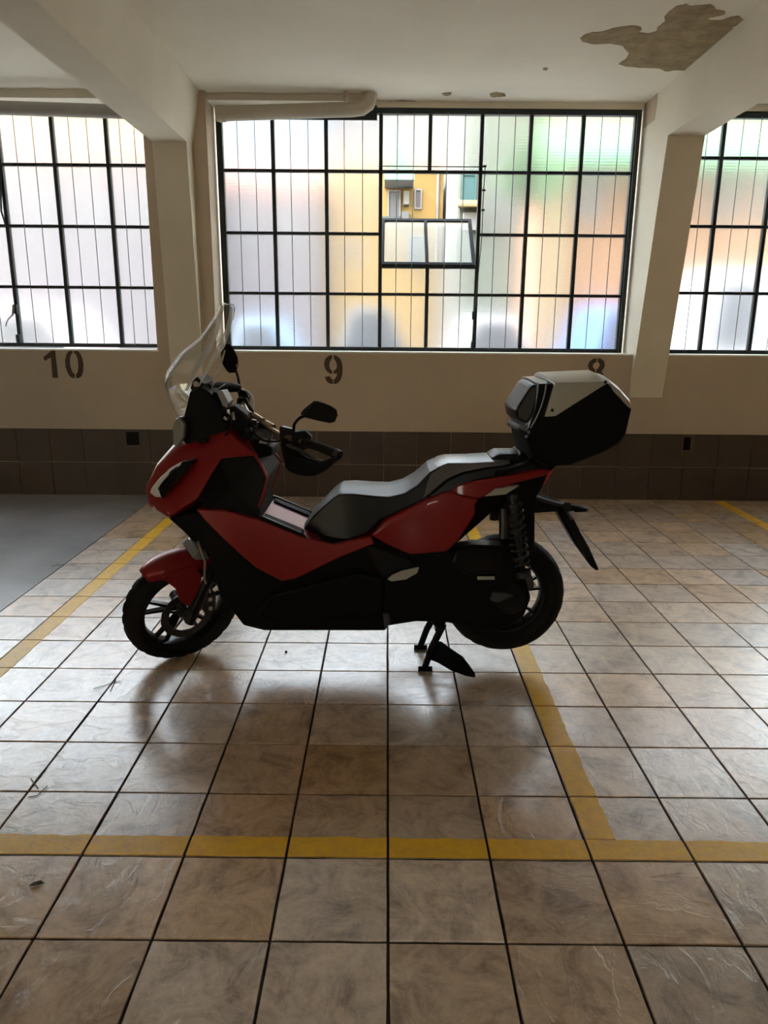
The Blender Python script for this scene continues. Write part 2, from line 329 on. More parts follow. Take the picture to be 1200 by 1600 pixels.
# sills
for k, (a, b) in enumerate(((-5.2, -1.99), (-1.50, 2.14), (2.43, 6.1))):
    struct(bx('trim_%d' % (k+3), (a, WY-.004, SILL-.014), (b, GY-.02, SILL), M['sill'], bevel=.002))
# wainscot tiles, two courses
k = 0
for r in range(2):
    x = -4.22
    while x < 4.1:
        t = MB().box((x+.0015, WY-.009, .004+r*.304), (x+.2985, WY, .302+r*.304)).build('wall_tile', M['wtile'], wallw, smooth=30, bevel=.0015)
        x += .30
wr = MB()
for r in range(2):
    for x in [-4.52-.3*i for i in range(11)]+[4.18+.3*i for i in range(14)]:
        wr.box((x+.0015, WY-.009, .004+r*.304), (x+.2985, WY, .302+r*.304))
o = wr.build('wall_tiles_out_of_view', M['wtile'], wallw, smooth=0); o['kind'] = 'stuff'
# peeled plaster on the ceiling
def flat_patch(name, pts, z, matl, parent, th=.004):
    P3 = [atz(x, y, z) for x, y in pts]; 
    for p in P3: p.z = z
    return MB().prism(P3, (0, 0, th)).build(name, matl, parent, smooth=0)
def zc(L): return [(880+x/3.75, y/3.75) for x, y in L]
pat = zc([(100,225),(120,208),(170,192),(240,185),(290,168),(350,158),(420,152),(455,160),(458,178),(435,192),(500,198),(545,185),(555,160),(595,128),(592,100),(620,70),(660,38),(720,25),(745,38),(800,32),(860,26),(885,40),(895,58),(950,68),(948,85),(900,98),(850,105),(855,120),(920,122),(980,100),(1030,97),(1062,125),(1050,145),(985,160),(1015,178),(960,225),(900,285),(830,345),(740,415),(680,412),(600,418),(560,402),(470,398),(390,395),(322,378),(370,345),(385,310),(360,290),(350,270),(270,255),(180,262),(110,245)])
def densify(pts, amp, n=3, seed=1):
    rnd = random.Random(seed); out = []
    for i, a in enumerate(pts):
        b = pts[(i+1)%len(pts)]
        for k in range(n):
            t = k/n; out.append((a[0]+(b[0]-a[0])*t+rnd.uniform(-amp, amp), a[1]+(b[1]-a[1])*t+rnd.uniform(-amp, amp)))
    return out
flat_patch('bare_plaster_patch', densify(pat, .5), CZ-.003, M['patch'], ceiling)
for k, L in enumerate(([(764,147),(775,144),(788,146),(790,150),(778,152),(768,151)], [(690,146),(706,144),(704,149),(694,150)], [(848,107),(856,106),(855,110),(849,110)], [(604,158),(640,157),(660,160),(690,159),(700,163),(640,163),(605,162)])):
    flat_patch('bare_plaster_patch', densify(L, .8, 3, k), CZ-.0025, M['patch'], ceiling)

# ------------------------------------------------------------------ windows
def window(name, xs, zs, openrect=None, barx=True):
    """steel window: frame, mullions, transoms, one pane object per light, thin wires in front"""
    X_0, X_1, Z_0, Z_1 = xs[0], xs[-1], zs[0], zs[-1]
    fr = MB(); t = .016
    fr.box((X_0-.03, GY-.03, Z_0-.012), (X_1+.03, GY+.03, Z_0+.022)).box((X_0-.03, GY-.03, Z_1-.022), (X_1+.03, GY+.03, Z_1+.03))
    fr.box((X_0-.03, GY-.03, Z_0+.022), (X_0+.020, GY+.03, Z_1-.022)).box((X_1-.020, GY-.03, Z_0+.022), (X_1+.03, GY+.03, Z_1-.022))
    w_ = struct(fr.build(name, M['frame'], smooth=0))
    def inside(x0, x1, z0, z1): return openrect and x0 > openrect[0]-.05 and x1 < openrect[1]+.05 and z0 > openrect[2]-.05 and z1 < openrect[3]+.05
    for x in xs[1:-1]:
        if openrect and openrect[0]+.05 < x < openrect[1]-.05: segs = [(Z_0+.022, openrect[2]), (openrect[3], Z_1-.022)]
        else: segs = [(Z_0+.022, Z_1-.022)]
        for a, b in segs: MB().box((x-t, GY-.026, a), (x+t, GY+.022, b)).build('mullion', M['frame'], w_, smooth=30, bevel=.004)
    for z in zs[1:-1]:
        segs = [(X_0+.02, X_1-.02)]
        if openrect and openrect[2]+.05 < z < openrect[3]-.05: segs = [(X_0+.02, openrect[0]), (openrect[1], X_1-.02)]
        for a, b in segs: MB().box((a, GY-.020, z-.013), (b, GY+.018, z+.013)).build('transom', M['frame'], w_, smooth=30, bevel=.004)
    if openrect: MB().box((openrect[0], GY-.02, openrect[2]-.012), (openrect[1], GY+.018, openrect[2]+.010)).build('transom', M['frame'], w_)
    for i in range(len(xs)-1):
        zz = list(zs)
        if openrect and xs[i] > openrect[0]-.05 and xs[i+1] < openrect[1]+.05: zz = sorted(zz+[openrect[2]])
        for j in range(len(zz)-1):
            if openrect and xs[i] > openrect[0]-.05 and xs[i+1] < openrect[1]+.05 and zz[j] > openrect[2]-.05 and zz[j+1] < openrect[3]+.05: continue
            pane = MB().box((xs[i]+.012, GY+.001, zz[j]+.010), (xs[i+1]-.012, GY+.005, zz[j+1]-.010)).build('pane', M['glass'], w_, smooth=0)
    for i in range(len(xs)-1):
        for f in ((1/3, 2/3) if barx else ()):
            x = xs[i]+(xs[i+1]-xs[i])*f
            MB().tube([(x, GY-.034, Z_0+.01), (x, GY-.034, Z_1-.01)], .0034, 6).build('wire', M['wire'], w_)
    return w_
OPN = (-.067, .79, 2.03, 2.81)
w1 = window('window_1', [-1.435,-.989,-.534,-.067,.352,.79,1.205,1.646,2.095], [1.315,1.797,2.303,2.808,3.278], OPN)
w2 = window('window_2', [-5.14,-4.68,-4.24,-3.78,-3.33,-2.865,-2.405,-2.035], [1.325,1.834,2.344,2.84,3.29])
w3 = window('window_3', [2.40,2.84,3.285,3.73,4.175,4.62,5.065,5.51,6.05], [1.315,1.83,2.387,2.936,3.265])
# dark gap boards above the frames, hidden half behind the pipes
MB().box((-1.46, GY-.05, 3.20), (-.10, GY-.031, 3.31)).build('head_rail', M['frame'], w1, smooth=0)
# the double right jamb with old putty
MB().box((2.085, GY-.06, 1.31), (2.118, GY-.028, 3.26)).build('jamb_bar', M['frame'], w1, smooth=0)
# hopper sash, hinged on its lower rail and swung outwards
dy, dz = .54, .455; Ls = math.hypot(dy, dz); su = Vector((0, dy, dz))/Ls; sn = Vector((0, -dz, dy))/Ls
def sash_pt(x, s, n): return Vector((x, GY+.028, 2.045))+su*s+sn*n
def sash_box(mb, x0, x1, s0, s1, n0, n1):
    q = [sash_pt(x, s, n) for n in (n0, n1) for (x, s) in ((x0,s0),(x1,s0),(x1,s1),(x0,s1))]
    mb.add(q, [(0,3,2,1),(4,5,6,7),(0,1,5,4),(1,2,6,5),(2,3,7,6),(3,0,4,7)])
mb = MB(); a, b = OPN[0]+.004, OPN[1]-.004
for (x0,x1,s0,s1) in ((a,b,0,.034),(a,b,Ls-.034,Ls),(a,a+.032,.034,Ls-.034),(b-.032,b,.034,Ls-.034),(.352-.014,.352+.014,.034,Ls-.034)): sash_box(mb, x0,x1,s0,s1,-.014,.014)
sash = mb.build('sash', M['sashp'], w1, smooth=0)
for (x0,x1) in ((a+.03,.34),(.364,b-.03)):
    mb = MB(); sash_box(mb, x0,x1,.03,Ls-.03,-.002,.002); mb.build('pane', M['dusty'], sash, smooth=0)
for x in (.09, .66): MB().box((x-.04, GY-.034, 2.018), (x+.04, GY-.02, 2.04)).build('hinge', M['frame'], sash, smooth=0)
MB().tube([(OPN[0]-.02, GY-.04, 2.845), (OPN[1]+.03, GY-.04, 2.845)], .004, 6).build('control_rod', M['frame'], w1)
MB().tube([(OPN[1]+.035, GY-.045, 2.85), (OPN[1]+.028, GY-.045, 2.60), (OPN[1]+.03, GY-.045, 2.3), (OPN[1]+.0, GY-.045, 1.80), (OPN[1]-.02, GY-.045, 1.40)], .004, 6).build('control_rod', M['frame'], w1)
for z in (2.85, 2.66, 2.5): MB().tube([(OPN[1]+.015, GY-.045, z), (OPN[1]+.045, GY-.045, z)], .009, 6).build('rod_guide', M['frame'], w1)
for z in (1.62, 1.36): MB().box((OPN[1]-.03, GY-.05, z-.035), (OPN[1]+.0, GY-.026, z+.035)).build('latch_keeper', M['frame'], w1)
# left window: casement stile, catch handle and its lower bolt
cp = lambda x, y, d=.05: aty(x, y, GY-d)
MB().tube([cp(0,268), cp(2,330), cp(9,352)], .008, 6).build('casement_stay', M['frame'], w2)
MB().tube([cp(21,476), cp(20,492), cp(12,500), cp(9,510)], [.009,.010,.007,.006], 6).build('catch_handle', M['metal'], w2)
MB().box((-3.345, GY-.05, 1.60), (-3.315, GY-.026, 1.68)).build('catch_plate', M['frame'], w2)
MB().box((-3.35, GY-.05, 1.33), (-3.315, GY-.026, 1.42)).build('floor_bolt', M['frame'], w2)

# ------------------------------------------------------------------ pipes
pr = empty('overhead_pipe', tuple(aty(460, 172, 6.56)))
tag(pr, 'beige drain pipe with an upturned elbow above the middle window', 'pipe')
PY = 6.56
MB().tube([aty(338,178,PY), aty(400,176,PY), aty(550,171,PY), aty(566,169,PY), aty(575,163,PY), aty(578,152,PY), aty(578,139,PY)], .057, 16).build('pipe_run', M['pipe'], pr, smooth=50)
MB().tube([aty(342,178,PY), aty(352,178,PY)], .062, 16).build('collar', M['pipe'], pr)
MB().tube([aty(578,150,PY), aty(578,143,PY)], .060, 16).build('collar', M['pipe'], pr)
a = aty(541,160,PY)
MB().box((a.x-.018, PY-.060, a.z-.02), (a.x+.018, PY-.055, CZ)).build('hanger_strap', M['pipe'], pr, smooth=0)
pl = MB().tube([(-5.0, 6.43, 3.225), (-3.3, 6.43, 3.190), (-2.02, 6.43, 3.162)], .052, 16).build('overhead_pipe', M['pipegrey'], smooth=50)
tag(pl, 'grey drain pipe running above the left window', 'pipe')

# ------------------------------------------------------------------ painted bay numbers
def flat(name, loops, y=WY-.0015):
    mb = MB()
    for L in loops: mb.prism([aty(px, py, y) for px, py in L], (0, .0012, 0))
    return mb.build(name, M['brownpaint'], smooth=0)
def S(L, ox, oy, s): return [(ox+x/s, oy+y/s) for x, y in L]
k10 = lambda L: S(L, 40, 530, 10.909)
one = k10([(305,300),(415,215),(430,165),(500,165),(555,660),(458,660),(432,310),(400,325),(335,368),(310,345)])
z_l = k10([(800,178),(740,195),(695,260),(672,360),(680,470),(710,560),(750,630),(800,662),(835,665),(835,600),(795,555),(768,480),(755,400),(760,310),(775,255),(800,240)])
z_r = k10([(820,178),(880,195),(935,250),(970,330),(988,440),(980,550),(945,625),(905,660),(862,665),(862,600),(888,560),(898,470),(892,370),(870,290),(845,245),(822,238)])
tag(flat('painted_number', [one, z_l, z_r]), 'stencilled brown number 10 painted under the left window', 'number')
k9 = lambda L: S(L, 480, 540, 15)
n9 = [k9([(585,215),(500,240),(425,310),(395,420),(410,520),(460,600),(530,655),(585,660),(585,590),(540,550),(520,480),(525,400),(560,330),(585,310)]),
      k9([(620,215),(700,245),(770,310),(815,400),(828,500),(822,680),(790,790),(730,870),(660,900),(620,895),(620,800),(665,760),(690,700),(698,645),(650,660),(618,655),(618,590),(660,570),(695,510),(690,420),(655,350),(622,310)]),
      k9([(418,730),(530,722),(555,765),(605,800),(605,895),(545,895),(480,860),(435,795)])]
tag(flat('painted_number', n9), 'stencilled brown number 9 painted under the middle window', 'number')
k8 = lambda L: S(L, 900, 540, 17.14)
n8 = [k8([(548,340),(460,350),(370,420),(318,520),(335,610),(395,690),(330,765),(300,850),(320,950),(400,1030),(520,1060),(520,960),(440,910),(430,840),(470,780),(515,765),(515,640),(460,590),(450,520),(490,470),(545,450)]),
      k8([(580,340),(670,350),(750,420),(775,520),(750,600),(685,690),(745,790),(770,880),(730,980),(640,1050),(540,1060),(540,960),(620,920),(640,850),(600,780),(540,765),(540,640),(600,600),(635,520),(610,460),(575,450)])]
tag(flat('painted_number', n8), 'stencilled brown number 8 partly hidden behind the top case', 'number')

# ------------------------------------------------------------------ wall sockets
def socket(px0, py0, px1, py1, label, broken):
    a, b = aty(px0, py1, WY-.009), aty(px1, py0, WY-.009)
    r = empty('wall_socket', ((a.x+b.x)/2, WY-.009, (a.z+b.z)/2)); tag(r, label, 'socket')
    t = .016; mb = MB()
    mb.box((a.x, WY-.020, a.z), (b.x, WY-.009, a.z+t)).box((a.x, WY-.020, b.z-t), (b.x, WY-.009, b.z)).box((a.x, WY-.020, a.z+t), (a.x+t, WY-.009, b.z-t)).box((b.x-t*(2.2 if broken else 1), WY-.020, a.z+t), (b.x, WY-.009, b.z-t))
    mb.build('cover_plate', M['socket'], r, smooth=0)
    if broken:
        MB().box((a.x+t, WY-.012, a.z+t), (b.x-t*2.2, WY-.0095, b.z-t)).build('open_box', M['socket_hole'], r, smooth=0)  # flat black slab stands in for the shaded inside of the box
        MB().tube([(a.x+.04, WY-.012, a.z+.08), (a.x+.06, WY-.03, a.z+.05), (a.x+.05, WY-.02, a.z+.03)], .004, 6).build('loose_wire', M['black'], r)
    else:
        MB().box((a.x+t, WY-.017, a.z+t), (b.x-t, WY-.0095, b.z-t)).build('socket_insert', M['black'], r, smooth=0)
socket(1063, 680, 1086, 706, 'broken open wall socket in the dark wall tiles, lower right', True)
socket(196, 672, 220, 698, 'closed brown wall socket in the dark tiles left of the scooter', False)

# ------------------------------------------------------------------ yellow bay lines
def line_strip(name, x0, x1, y0, y1, label, seed, along):
    """paint broken at the tile joints, with an uneven edge"""
    rnd = random.Random(seed); mb = MB(); z = .0012
    i0, i1 = math.floor((x0-X0)/P), math.floor((x1-X0)/P); j0_, j1_ = math.floor((y0-Y0T)/P), math.floor((y1-Y0T)/P)
    g = .0042
    for i in range(i0, i1+1):
        for j in range(j0_, j1_+1):
            a0, a1 = max(x0, X0+i*P+g), min(x1, X0+(i+1)*P-g); c0, c1 = max(y0, Y0T+j*P+g), min(y1, Y0T+(j+1)*P-g)
            if a1-a0 < .006 or c1-c0 < .006: continue
            n = 10; lo, hi = [], []
            for k in range(n+1):
                t = k/n
                if along == 'x':
                    lo.append((a0+(a1-a0)*t, c0+(rnd.uniform(0, .003) if c0 == y0 else 0))); hi.append((a0+(a1-a0)*t, c1-(rnd.uniform(0, .007) if c1 == y1 else 0)))
                else:
                    lo.append((a0+(rnd.uniform(0, .003) if a0 == x0 else 0), c0+(c1-c0)*t)); hi.append((a1-(rnd.uniform(0, .007) if a1 == x1 else 0), c0+(c1-c0)*t))
            L = lo+hi[::-1]; mb.add([(x, y, z) for x, y in L]+[(x, y, -.001) for x, y in L], [tuple(range(len(L)))]+[(q, (q+1)%len(L), len(L)+(q+1)%len(L), len(L)+q) for q in range(len(L))])
    o = mb.build(name, M['yellow'], smooth=0); tag(o, label, 'floor marking', 'yellow parking bay lines'); return o
HY0, HY1 = Y0T+P+.004, 1.915
line_strip('bay_line', -2.07, 5.5, HY0, HY1, 'long yellow line painted across the floor in front of the bays', 1, 'x')
line_strip('bay_line', -1.785, -1.685, HY1+.001, WY-.02, 'yellow line on the floor running to the wall left of the scooter', 2, 'y')
line_strip('bay_line', .622, .716, HY1+.001, WY-.02, 'yellow line on the floor passing under the scooter rear wheel', 3, 'y')
line_strip('bay_line', 2.985, 3.085, HY1+.001, WY-.02, 'yellow line on the floor at the far right by the wall', 4, 'y')
# small debris on the floor
p = atz(58, 1382, .003); c_ = MB().add([p+Vector(v) for v in ((-.022,-.006,0),(-.004,-.010,.004),(.020,.004,.001),(.006,.010,.006),(-.012,.006,.003),(0,0,-.002))], [(0,1,5),(1,2,5),(2,3,5),(3,4,5),(4,0,5),(0,4,3,2,1)]).build('leaf_fragment', M['brownpaint'], smooth=0)
tag(c_, 'curled dark leaf fragment on the floor tiles at the lower left', 'leaf')
for (px, py) in ((447, 1019),):
    p = atz(px, py, 0); c_ = MB().add([p+Vector((math.cos(a)*r_, math.sin(a)*r_, z)) for z, r_ in ((0,.006),(.004,.007),(.008,.003)) for a in [k*math.pi/3 for k in range(6)]], [(i*6+k, i*6+(k+1)%6, (i+1)*6+(k+1)%6, (i+1)*6+k) for i in range(2) for k in range(6)]+[(0,1,2,3,4,5)[::-1],(12,13,14,15,16,17)]).build('pebble', M['brownpaint'], smooth=0)
    tag(c_, 'tiny dark pebble on the bright tiles below the scooter belly', 'pebble')
for k, pts in enumerate(([(146,1076),(160,1072),(176,1067),(188,1064)], [(172,1080),(177,1070),(181,1062)], [(48,1216),(54,1224),(60,1232)], [(44,1246),(58,1243),(74,1228)])):
    tw = MB().tube([atz(x, y, .003) for x, y in pts], .0014, 5).build('twig', M['brownpaint'], smooth=0)
    tag(tw, ('longer thin twig on the floor below the front wheel, at left', 'short thin twig lying beside the longer twig near the front wheel', 'short straight twig on the floor joint at the left edge', 'bent thin twig on the floor at the left edge, nearest the camera')[k], 'twig', 'twigs on the floor')
# ------------------------------------------------------------------ scooter
BY = 3.13                                                     # its centre plane; nose towards -X
bike = empty('motor_scooter', (-.15, BY, 0))
tag(bike, 'red and black motor scooter with tall windscreen and top case, on its centre stand', 'scooter')
def U(px, py, off=0): return aty(px, py, BY-off)
def mir(p): return Vector((p.x, 2*BY-p.y, p.z))
def shell(name, V, Fs, m_, parent=None, crown=0.0, segs=4, smooth=30, bevel=.006, ext=None):
    """near-side faces, the same mirrored on the far side, and a crowned band over the width between them"""
    P_ = [U(*v) for v in V]; n = len(P_)
    cnt = {}
    for f in Fs:
        for i in range(len(f)): cnt[(f[i], f[(i+1)%len(f)])] = 1
    bd = {a: b for (a, b) in cnt if (b, a) not in cnt}
    s0 = next(iter(bd)); loop = [s0]; q = bd[s0]
    while q != s0 and len(loop) < 500: loop.append(q); q = bd[q]
    L = len(loop); area = 0
    for k in range(L):
        a, b = P_[loop[k]], P_[loop[(k+1)%L]]; area += a.x*b.z-b.x*a.z
    sg = 1 if area > 0 else -1; nor = []
    for k in range(L):
        a, b, c = P_[loop[k-1]], P_[loop[k]], P_[loop[(k+1)%L]]
        nn = Vector((0, 0, 0))
        for u, v in ((a, b), (b, c)):
            d = v-u; e = Vector((d.z, 0, -d.x)); 
            if e.length > 1e-9: nn += e.normalized()
        nor.append((nn.normalized() if nn.length > 1e-6 else nn)*sg)
    Vv = list(P_)+[mir(p) for p in P_]; F2 = [tuple(f) for f in Fs]+[tuple(i+n for i in f[::-1]) for f in Fs]
    rings = [[i for i in loop]]
    for sidx in range(1, segs):
        u = 1-2*sidx/segs; ring = []
        for k in range(L):
            p = P_[loop[k]]; Vv.append(Vector((p.x, BY+(p.y-BY)*u, p.z))+nor[k]*crown*(1-u*u)); ring.append(len(Vv)-1)
        rings.append(ring)
    rings.append([i+n for i in loop])
    for a in range(len(rings)-1):
        for k in range(L): F2.append((rings[a][k], rings[a][(k+1)%L], rings[a+1][(k+1)%L], rings[a+1][k]))
    return mesh(name, Vv, F2, m_, parent or bike, smooth, bevel)
def poly(name, V, m_, parent=None, crown=0, bevel=.006, smooth=30): return shell(name, V, [tuple(range(len(V)))], m_, parent, crown, 4, smooth, bevel)
def plate(name, V, th, m_, parent=None, both=False, bevel=.003, smooth=30):
    """a one-sided panel of thickness th going inwards from its offsets"""
    P_ = [U(*v) for v in V]; n = len(P_); o = None
    for s in ((0, 1) if both else (0,)):
        Q = P_ if not s else [mir(p) for p in P_]
        d = Vector((0, th*(1 if not s else -1), 0))
        o = MB().prism(Q, d).build(name, m_, parent or bike, smooth=smooth, bevel=bevel)
    return o
def tubes(name, pts, r, m_, parent=None, n=8, both=False, smooth=50):
    P_ = [U(*v) for v in pts]; o = MB().tube(P_, r, n).build(name, m_, parent or bike, smooth=smooth)
    if both: MB().tube([mir(p) for p in P_], r, n).build(name, m_, parent or bike, smooth=smooth)
    return o
def curve(pts, n=6):
    """smooth path through (x, y, off) points"""
    P_ = [Vector(p) for p in pts]; out = []
    for i in range(len(P_)-1):
        a, b, c, d = P_[max(i-1, 0)], P_[i], P_[i+1], P_[min(i+2, len(P_)-1)]
        for k in range(n):
            t = k/n; out.append(.5*((2*b)+(c-a)*t+(2*a-5*b+4*c-d)*t*t+(3*b-a-3*c+d)*t**3))
    return out+[P_[-1]]
# --- body work
poly('underbody', [(262,806,.10),(330,798,.17),(400,815,.185),(480,845,.185),(600,845,.185),(690,850,.17),(720,872,.14),(700,905,.15),(660,950,.16),(606,976,.17),(603,986,.15),(412,986,.15),(380,978,.15),(368,962,.15),(356,948,.155),(345,938,.16),(336,905,.17),(326,864,.165),(300,845,.13)], M['black'], crown=.01, bevel=.012)
shell('front_cowl', [(310,690,.09),(330,682,.09),(345,673,.07),(358,677,.085),(399,712,.145),(345,716,.165),(330,740,.19),(308,780,.195),(262,808,.14),(238,790,.05),(235,768,.04),(250,735,.06),(275,705,.08),(300,760,.175)],
      [(1,2,3,4,5),(0,1,5,6),(12,0,6),(11,12,6),(11,6,13),(10,11,13),(10,13,8,9),(13,6,7),(13,7,8)], M['red'], crown=.035, segs=6)
shell('leg_shield', [(345,716,.16),(399,712,.14),(404,724,.16),(418,747,.19),(411,770,.185),(404,792,.175),(408,812,.185),(330,800,.185),(308,780,.19),(330,740,.185),(362,765,.135)],
      [(0,1,2,10),(2,3,10),(3,4,10),(4,5,10),(5,6,10),(6,7,10),(7,8,10),(8,9,10),(9,0,10)], M['black'], crown=0)  # black puts the shade on this inset red panel into its colour
tubes('shield_edge', [(399,712,.147),(409,728,.172),(418,747,.193),(412,770,.19),(405,792,.18)], .006, M['red'], both=True)
shell('side_fairing', [(306,796,.195),(345,797,.20),(410,813,.20),(472,839,.20),(520,851,.198),(580,838,.198),(585,850,.198),(530,872,.205),(462,905,.207),(440,909,.207),(400,888,.207),(372,864,.21),(345,839,.205),(318,812,.2),(364,833,.222),(430,862,.215)],
      [(0,1,14,12,13),(1,2,14),(2,3,15,14),(3,4,15),(4,5,6,7,15),(7,8,9,15),(9,10,15),(10,11,14,15),(11,12,14)], M['red'], crown=0)
poly('centre_tunnel', [(406,803,.055),(420,808,.055),(472,832,.055),(530,850,.06),(530,880,.06),(402,880,.06)], M['lens_sheen'], crown=.006)  # white colour stands in for window light caught on the tunnel top
plate('footboard_rim', [(404,806,.198),(412,808,.198),(473,834,.198),(480,842,.198),(408,815,.198)], .02, M['gloss'], both=True)
tubes('far_rail', [(399,779,-.19),(410,782,-.195),(466,812,-.19),(472,822,-.185)], .009, M['gloss'])
plate('floor_mat', [(411,807,.175),(470,831,.175),(474,836,.175),(412,812,.175)], .06, M['rubber'], both=True)
# headlamp
plate('headlamp', [(246,770,.090),(252,750,.105),(268,735,.145),(286,721,.15),(304,718,.165),(294,733,.18),(276,750,.18),(254,780,.14)], .05, M['gloss'], both=True)
hl = plate('headlamp_light', [(233.5,770,.062),(237,762,.07),(250,746,.10),(266,732,.14),(284,721,.152),(282,727,.16),(264,741,.15),(252,755,.13),(246,764,.115),(252,777,.125),(243,777,.09)], .03, M['lens_sheen'], both=True); hl['label'] = 'white strip light along the headlamp edge'
plate('lower_lamp', [(239,791,.062),(250,794,.08),(263,800,.14),(266,811,.145),(254,808,.11),(243,800,.07)], .02, M['silver'], both=True)
poly('nose_beak', [(236,776,.03),(262,808,.11),(300,842,.12),(318,858,.12),(322,850,.12),(300,820,.13),(250,785,.05)], M['black'], crown=.02)
plate('turn_signal', [(306,688,.12),(312,684,.12),(326,685,.12),(324,691,.12),(312,693,.12)], .04, M['black'], both=True)
# --- screen
rows = [((284,662),.20,.03),((275,642),.205,.05),((266,622),.21,.055),((262,600),.21,.06),((267,585),.21,.062),((277,570),.20,.06),((290,553),.185,.055),((304,541),.175,.055),((318,530),.17,.05),((330,512),.165,.045),((340,495),.15,.04),((347,481),.125,.035),((352,474),.08,.03)]
n = 13; V = []; Fs = []
for (p, w_, bl) in rows:
    e = U(p[0], p[1], w_)
    for k in range(n):
        u = 1-2*k/(n-1); V.append(Vector((e.x-bl*(1-u*u), BY-w_*u, e.z)))
for r_ in range(len(rows)-1):
    for k in range(n-1): Fs.append((r_*n+k, r_*n+k+1, (r_+1)*n+k+1, (r_+1)*n+k))
ws = mesh('windscreen', V, Fs, M['screen'], bike, smooth=60, fix=False); s_ = ws.modifiers.new('thickness', 'SOLIDIFY'); s_.thickness = .004; ws['label'] = 'tall clear windscreen'
edge = [V[r_*n] for r_ in range(len(rows))]+[V[(len(rows)-1)*n+k] for k in range(1, n)]+[V[r_*n+n-1] for r_ in range(len(rows)-2, -1, -1)]
MB().tube(edge, .0017, 6).build('screen_edge', M['screen_edge'], ws, smooth=60)
# added whitish strips stand in for bright bands of the screen seen edge-on
for s in (1, -1):
    for path, wd in (([(289,610,.11),(300,582,.115),(313,556,.115),(327,530,.115),(337,506,.105),(346,477,.085)], .030), ([(309,604,.10),(318,585,.10),(327,568,.10),(334,549,.10)], .014)):
        cc = [U(p[0], p[1], p[2]*s if s > 0 else p[2]) for p in curve(path, 4)]; cc = cc if s > 0 else [mir(p) for p in cc]
        mb = MB(); nn_ = len(cc); VV = []
        for i_, p in enumerate(cc):
            wk = wd*min(1, .35+1.3*min(i_, nn_-1-i_)/nn_); VV += [p, p+Vector((wk, 0, -.2*wk)), p+Vector((wk, .003*s, -.2*wk)), p+Vector((0, .003*s, 0))]
        mb.add(VV, [(4*i_+j_, 4*i_+(j_+1)%4, 4*i_+4+(j_+1)%4, 4*i_+4+j_) for i_ in range(nn_-1) for j_ in range(4)]+[(0,1,2,3), (4*nn_-4,4*nn_-3,4*nn_-2,4*nn_-1)])
        mb.build('screen_bright_band', M['frost'], ws, smooth=40)
br = poly('screen_bracket', [(297,607,.09),(300,596,.09),(308,588,.09),(318,600,.09),(312,610,.09),(302,614,.09)], M['gloss'], bevel=.004)
for s in (1, -1):
    MB().tube([U(306,600,.09*s), U(306,600,.104*s)], .012, 12).build('bracket_bolt', M['silver'], br)
# --- cockpit
poly('dash_cowl', [(284,664,.06),(290,640,.075),(297,612,.085),(312,603,.085),(324,610,.08),(336,622,.08),(347,638,.08),(354,655,.08),(356,678,.07),(345,676,.08),(318,690,.09),(290,694,.08),(283,684,.07)], M['black'], crown=.004, bevel=.005)
plate('clear_front_lamp', [(269,668,.10),(273,655,.105),(281,650,.11),(289,664,.115),(287,684,.115),(278,699,.105),(270,696,.10)], .05, M['lamp_grey'], both=False, bevel=.008)
dsp = plate('instrument_display', [(338,612,.09),(347,610,.09),(357,629,.09),(354,637,.09),(348,635,.09)], .10, M['lcd'], bevel=.003); dsp['label'] = 'tilted glossy instrument display'
plate('display_housing', [(332,612,.06),(339,614,.06),(350,640,.06),(366,648,.06),(360,664,.06),(330,650,.06)], .14, M['black'], bevel=.006)
tubes('accessory_bar', [(326,604,.02),(338,601,-.04),(360,601,-.14),(374,604,-.2)], .011, M['black'])
plate('phone_mount', [(318,612,.02),(326,600,.02),(334,597,.02),(331,608,.02),(322,618,.02)], .05, M['silver'], bevel=.003)
tubes('mount_arm', [(322,618,.0),(338,609,0),(352,600,0)], .003, M['lens_sheen'])
for i, L in enumerate(([(352,645,.05),(360,652,.10),(362,668,.12),(352,680,.10)],[(345,650,.07),(354,664,.10),(372,672,.08),(384,690,.05)],[(372,640,.0),(384,650,.06),(386,668,.08),(378,688,.08)],[(392,668,.03),(400,680,.10),(412,688,.12),(430,690,.16),(448,686,.2)],[(386,632,-.1),(396,645,-.06),(394,668,.0),(386,690,.02)])):
    tubes('control_cable', curve(L), .0048, M['rubber'], n=6)
for i, (a, b) in enumerate((((356,640,.07),(360,655,.07)),((364,644,.06),(366,656,.06)),((350,652,.09),(355,656,.09)),((380,655,.04),(376,668,.04)),((390,668,.05),(396,674,.05)))):
    tubes('cable_fitting', [a, b], .007, M['metal'], n=8)
rf = random.Random(5)
for k in range(16):
    px, py = rf.uniform(352,398), rf.uniform(642,688); of = rf.uniform(.03,.10)
    if rf.random() < .5: tubes('cockpit_fitting', [(px,py,of), (px+rf.uniform(-7,7), py+rf.uniform(4,12), of)], rf.uniform(.004,.008), M[rf.choice(['metal','darkmetal','darkmetal','rubber'])], n=8)
    else: plate('cockpit_fitting', [(px,py,of),(px+8,py+2,of),(px+7,py+10,of),(px-1,py+8,of)], .03, M[rf.choice(['black','darkmetal','gloss'])], bevel=.002)
poly('steering_cover', [(348,640,.05),(366,634,.05),(388,650,.05),(396,672,.05),(384,698,.05),(352,684,.05)], M['black'])
plate('key_cover', [(404,690,.07),(410,685,.07),(417,688,.07),(416,700,.07),(407,704,.07)], .03, M['silver'])
poly('tank_console', [(376,690,.05),(402,690,.06),(426,700,.10),(424,712,.12),(404,716,.13),(385,702,.10)], M['black'], crown=.01)
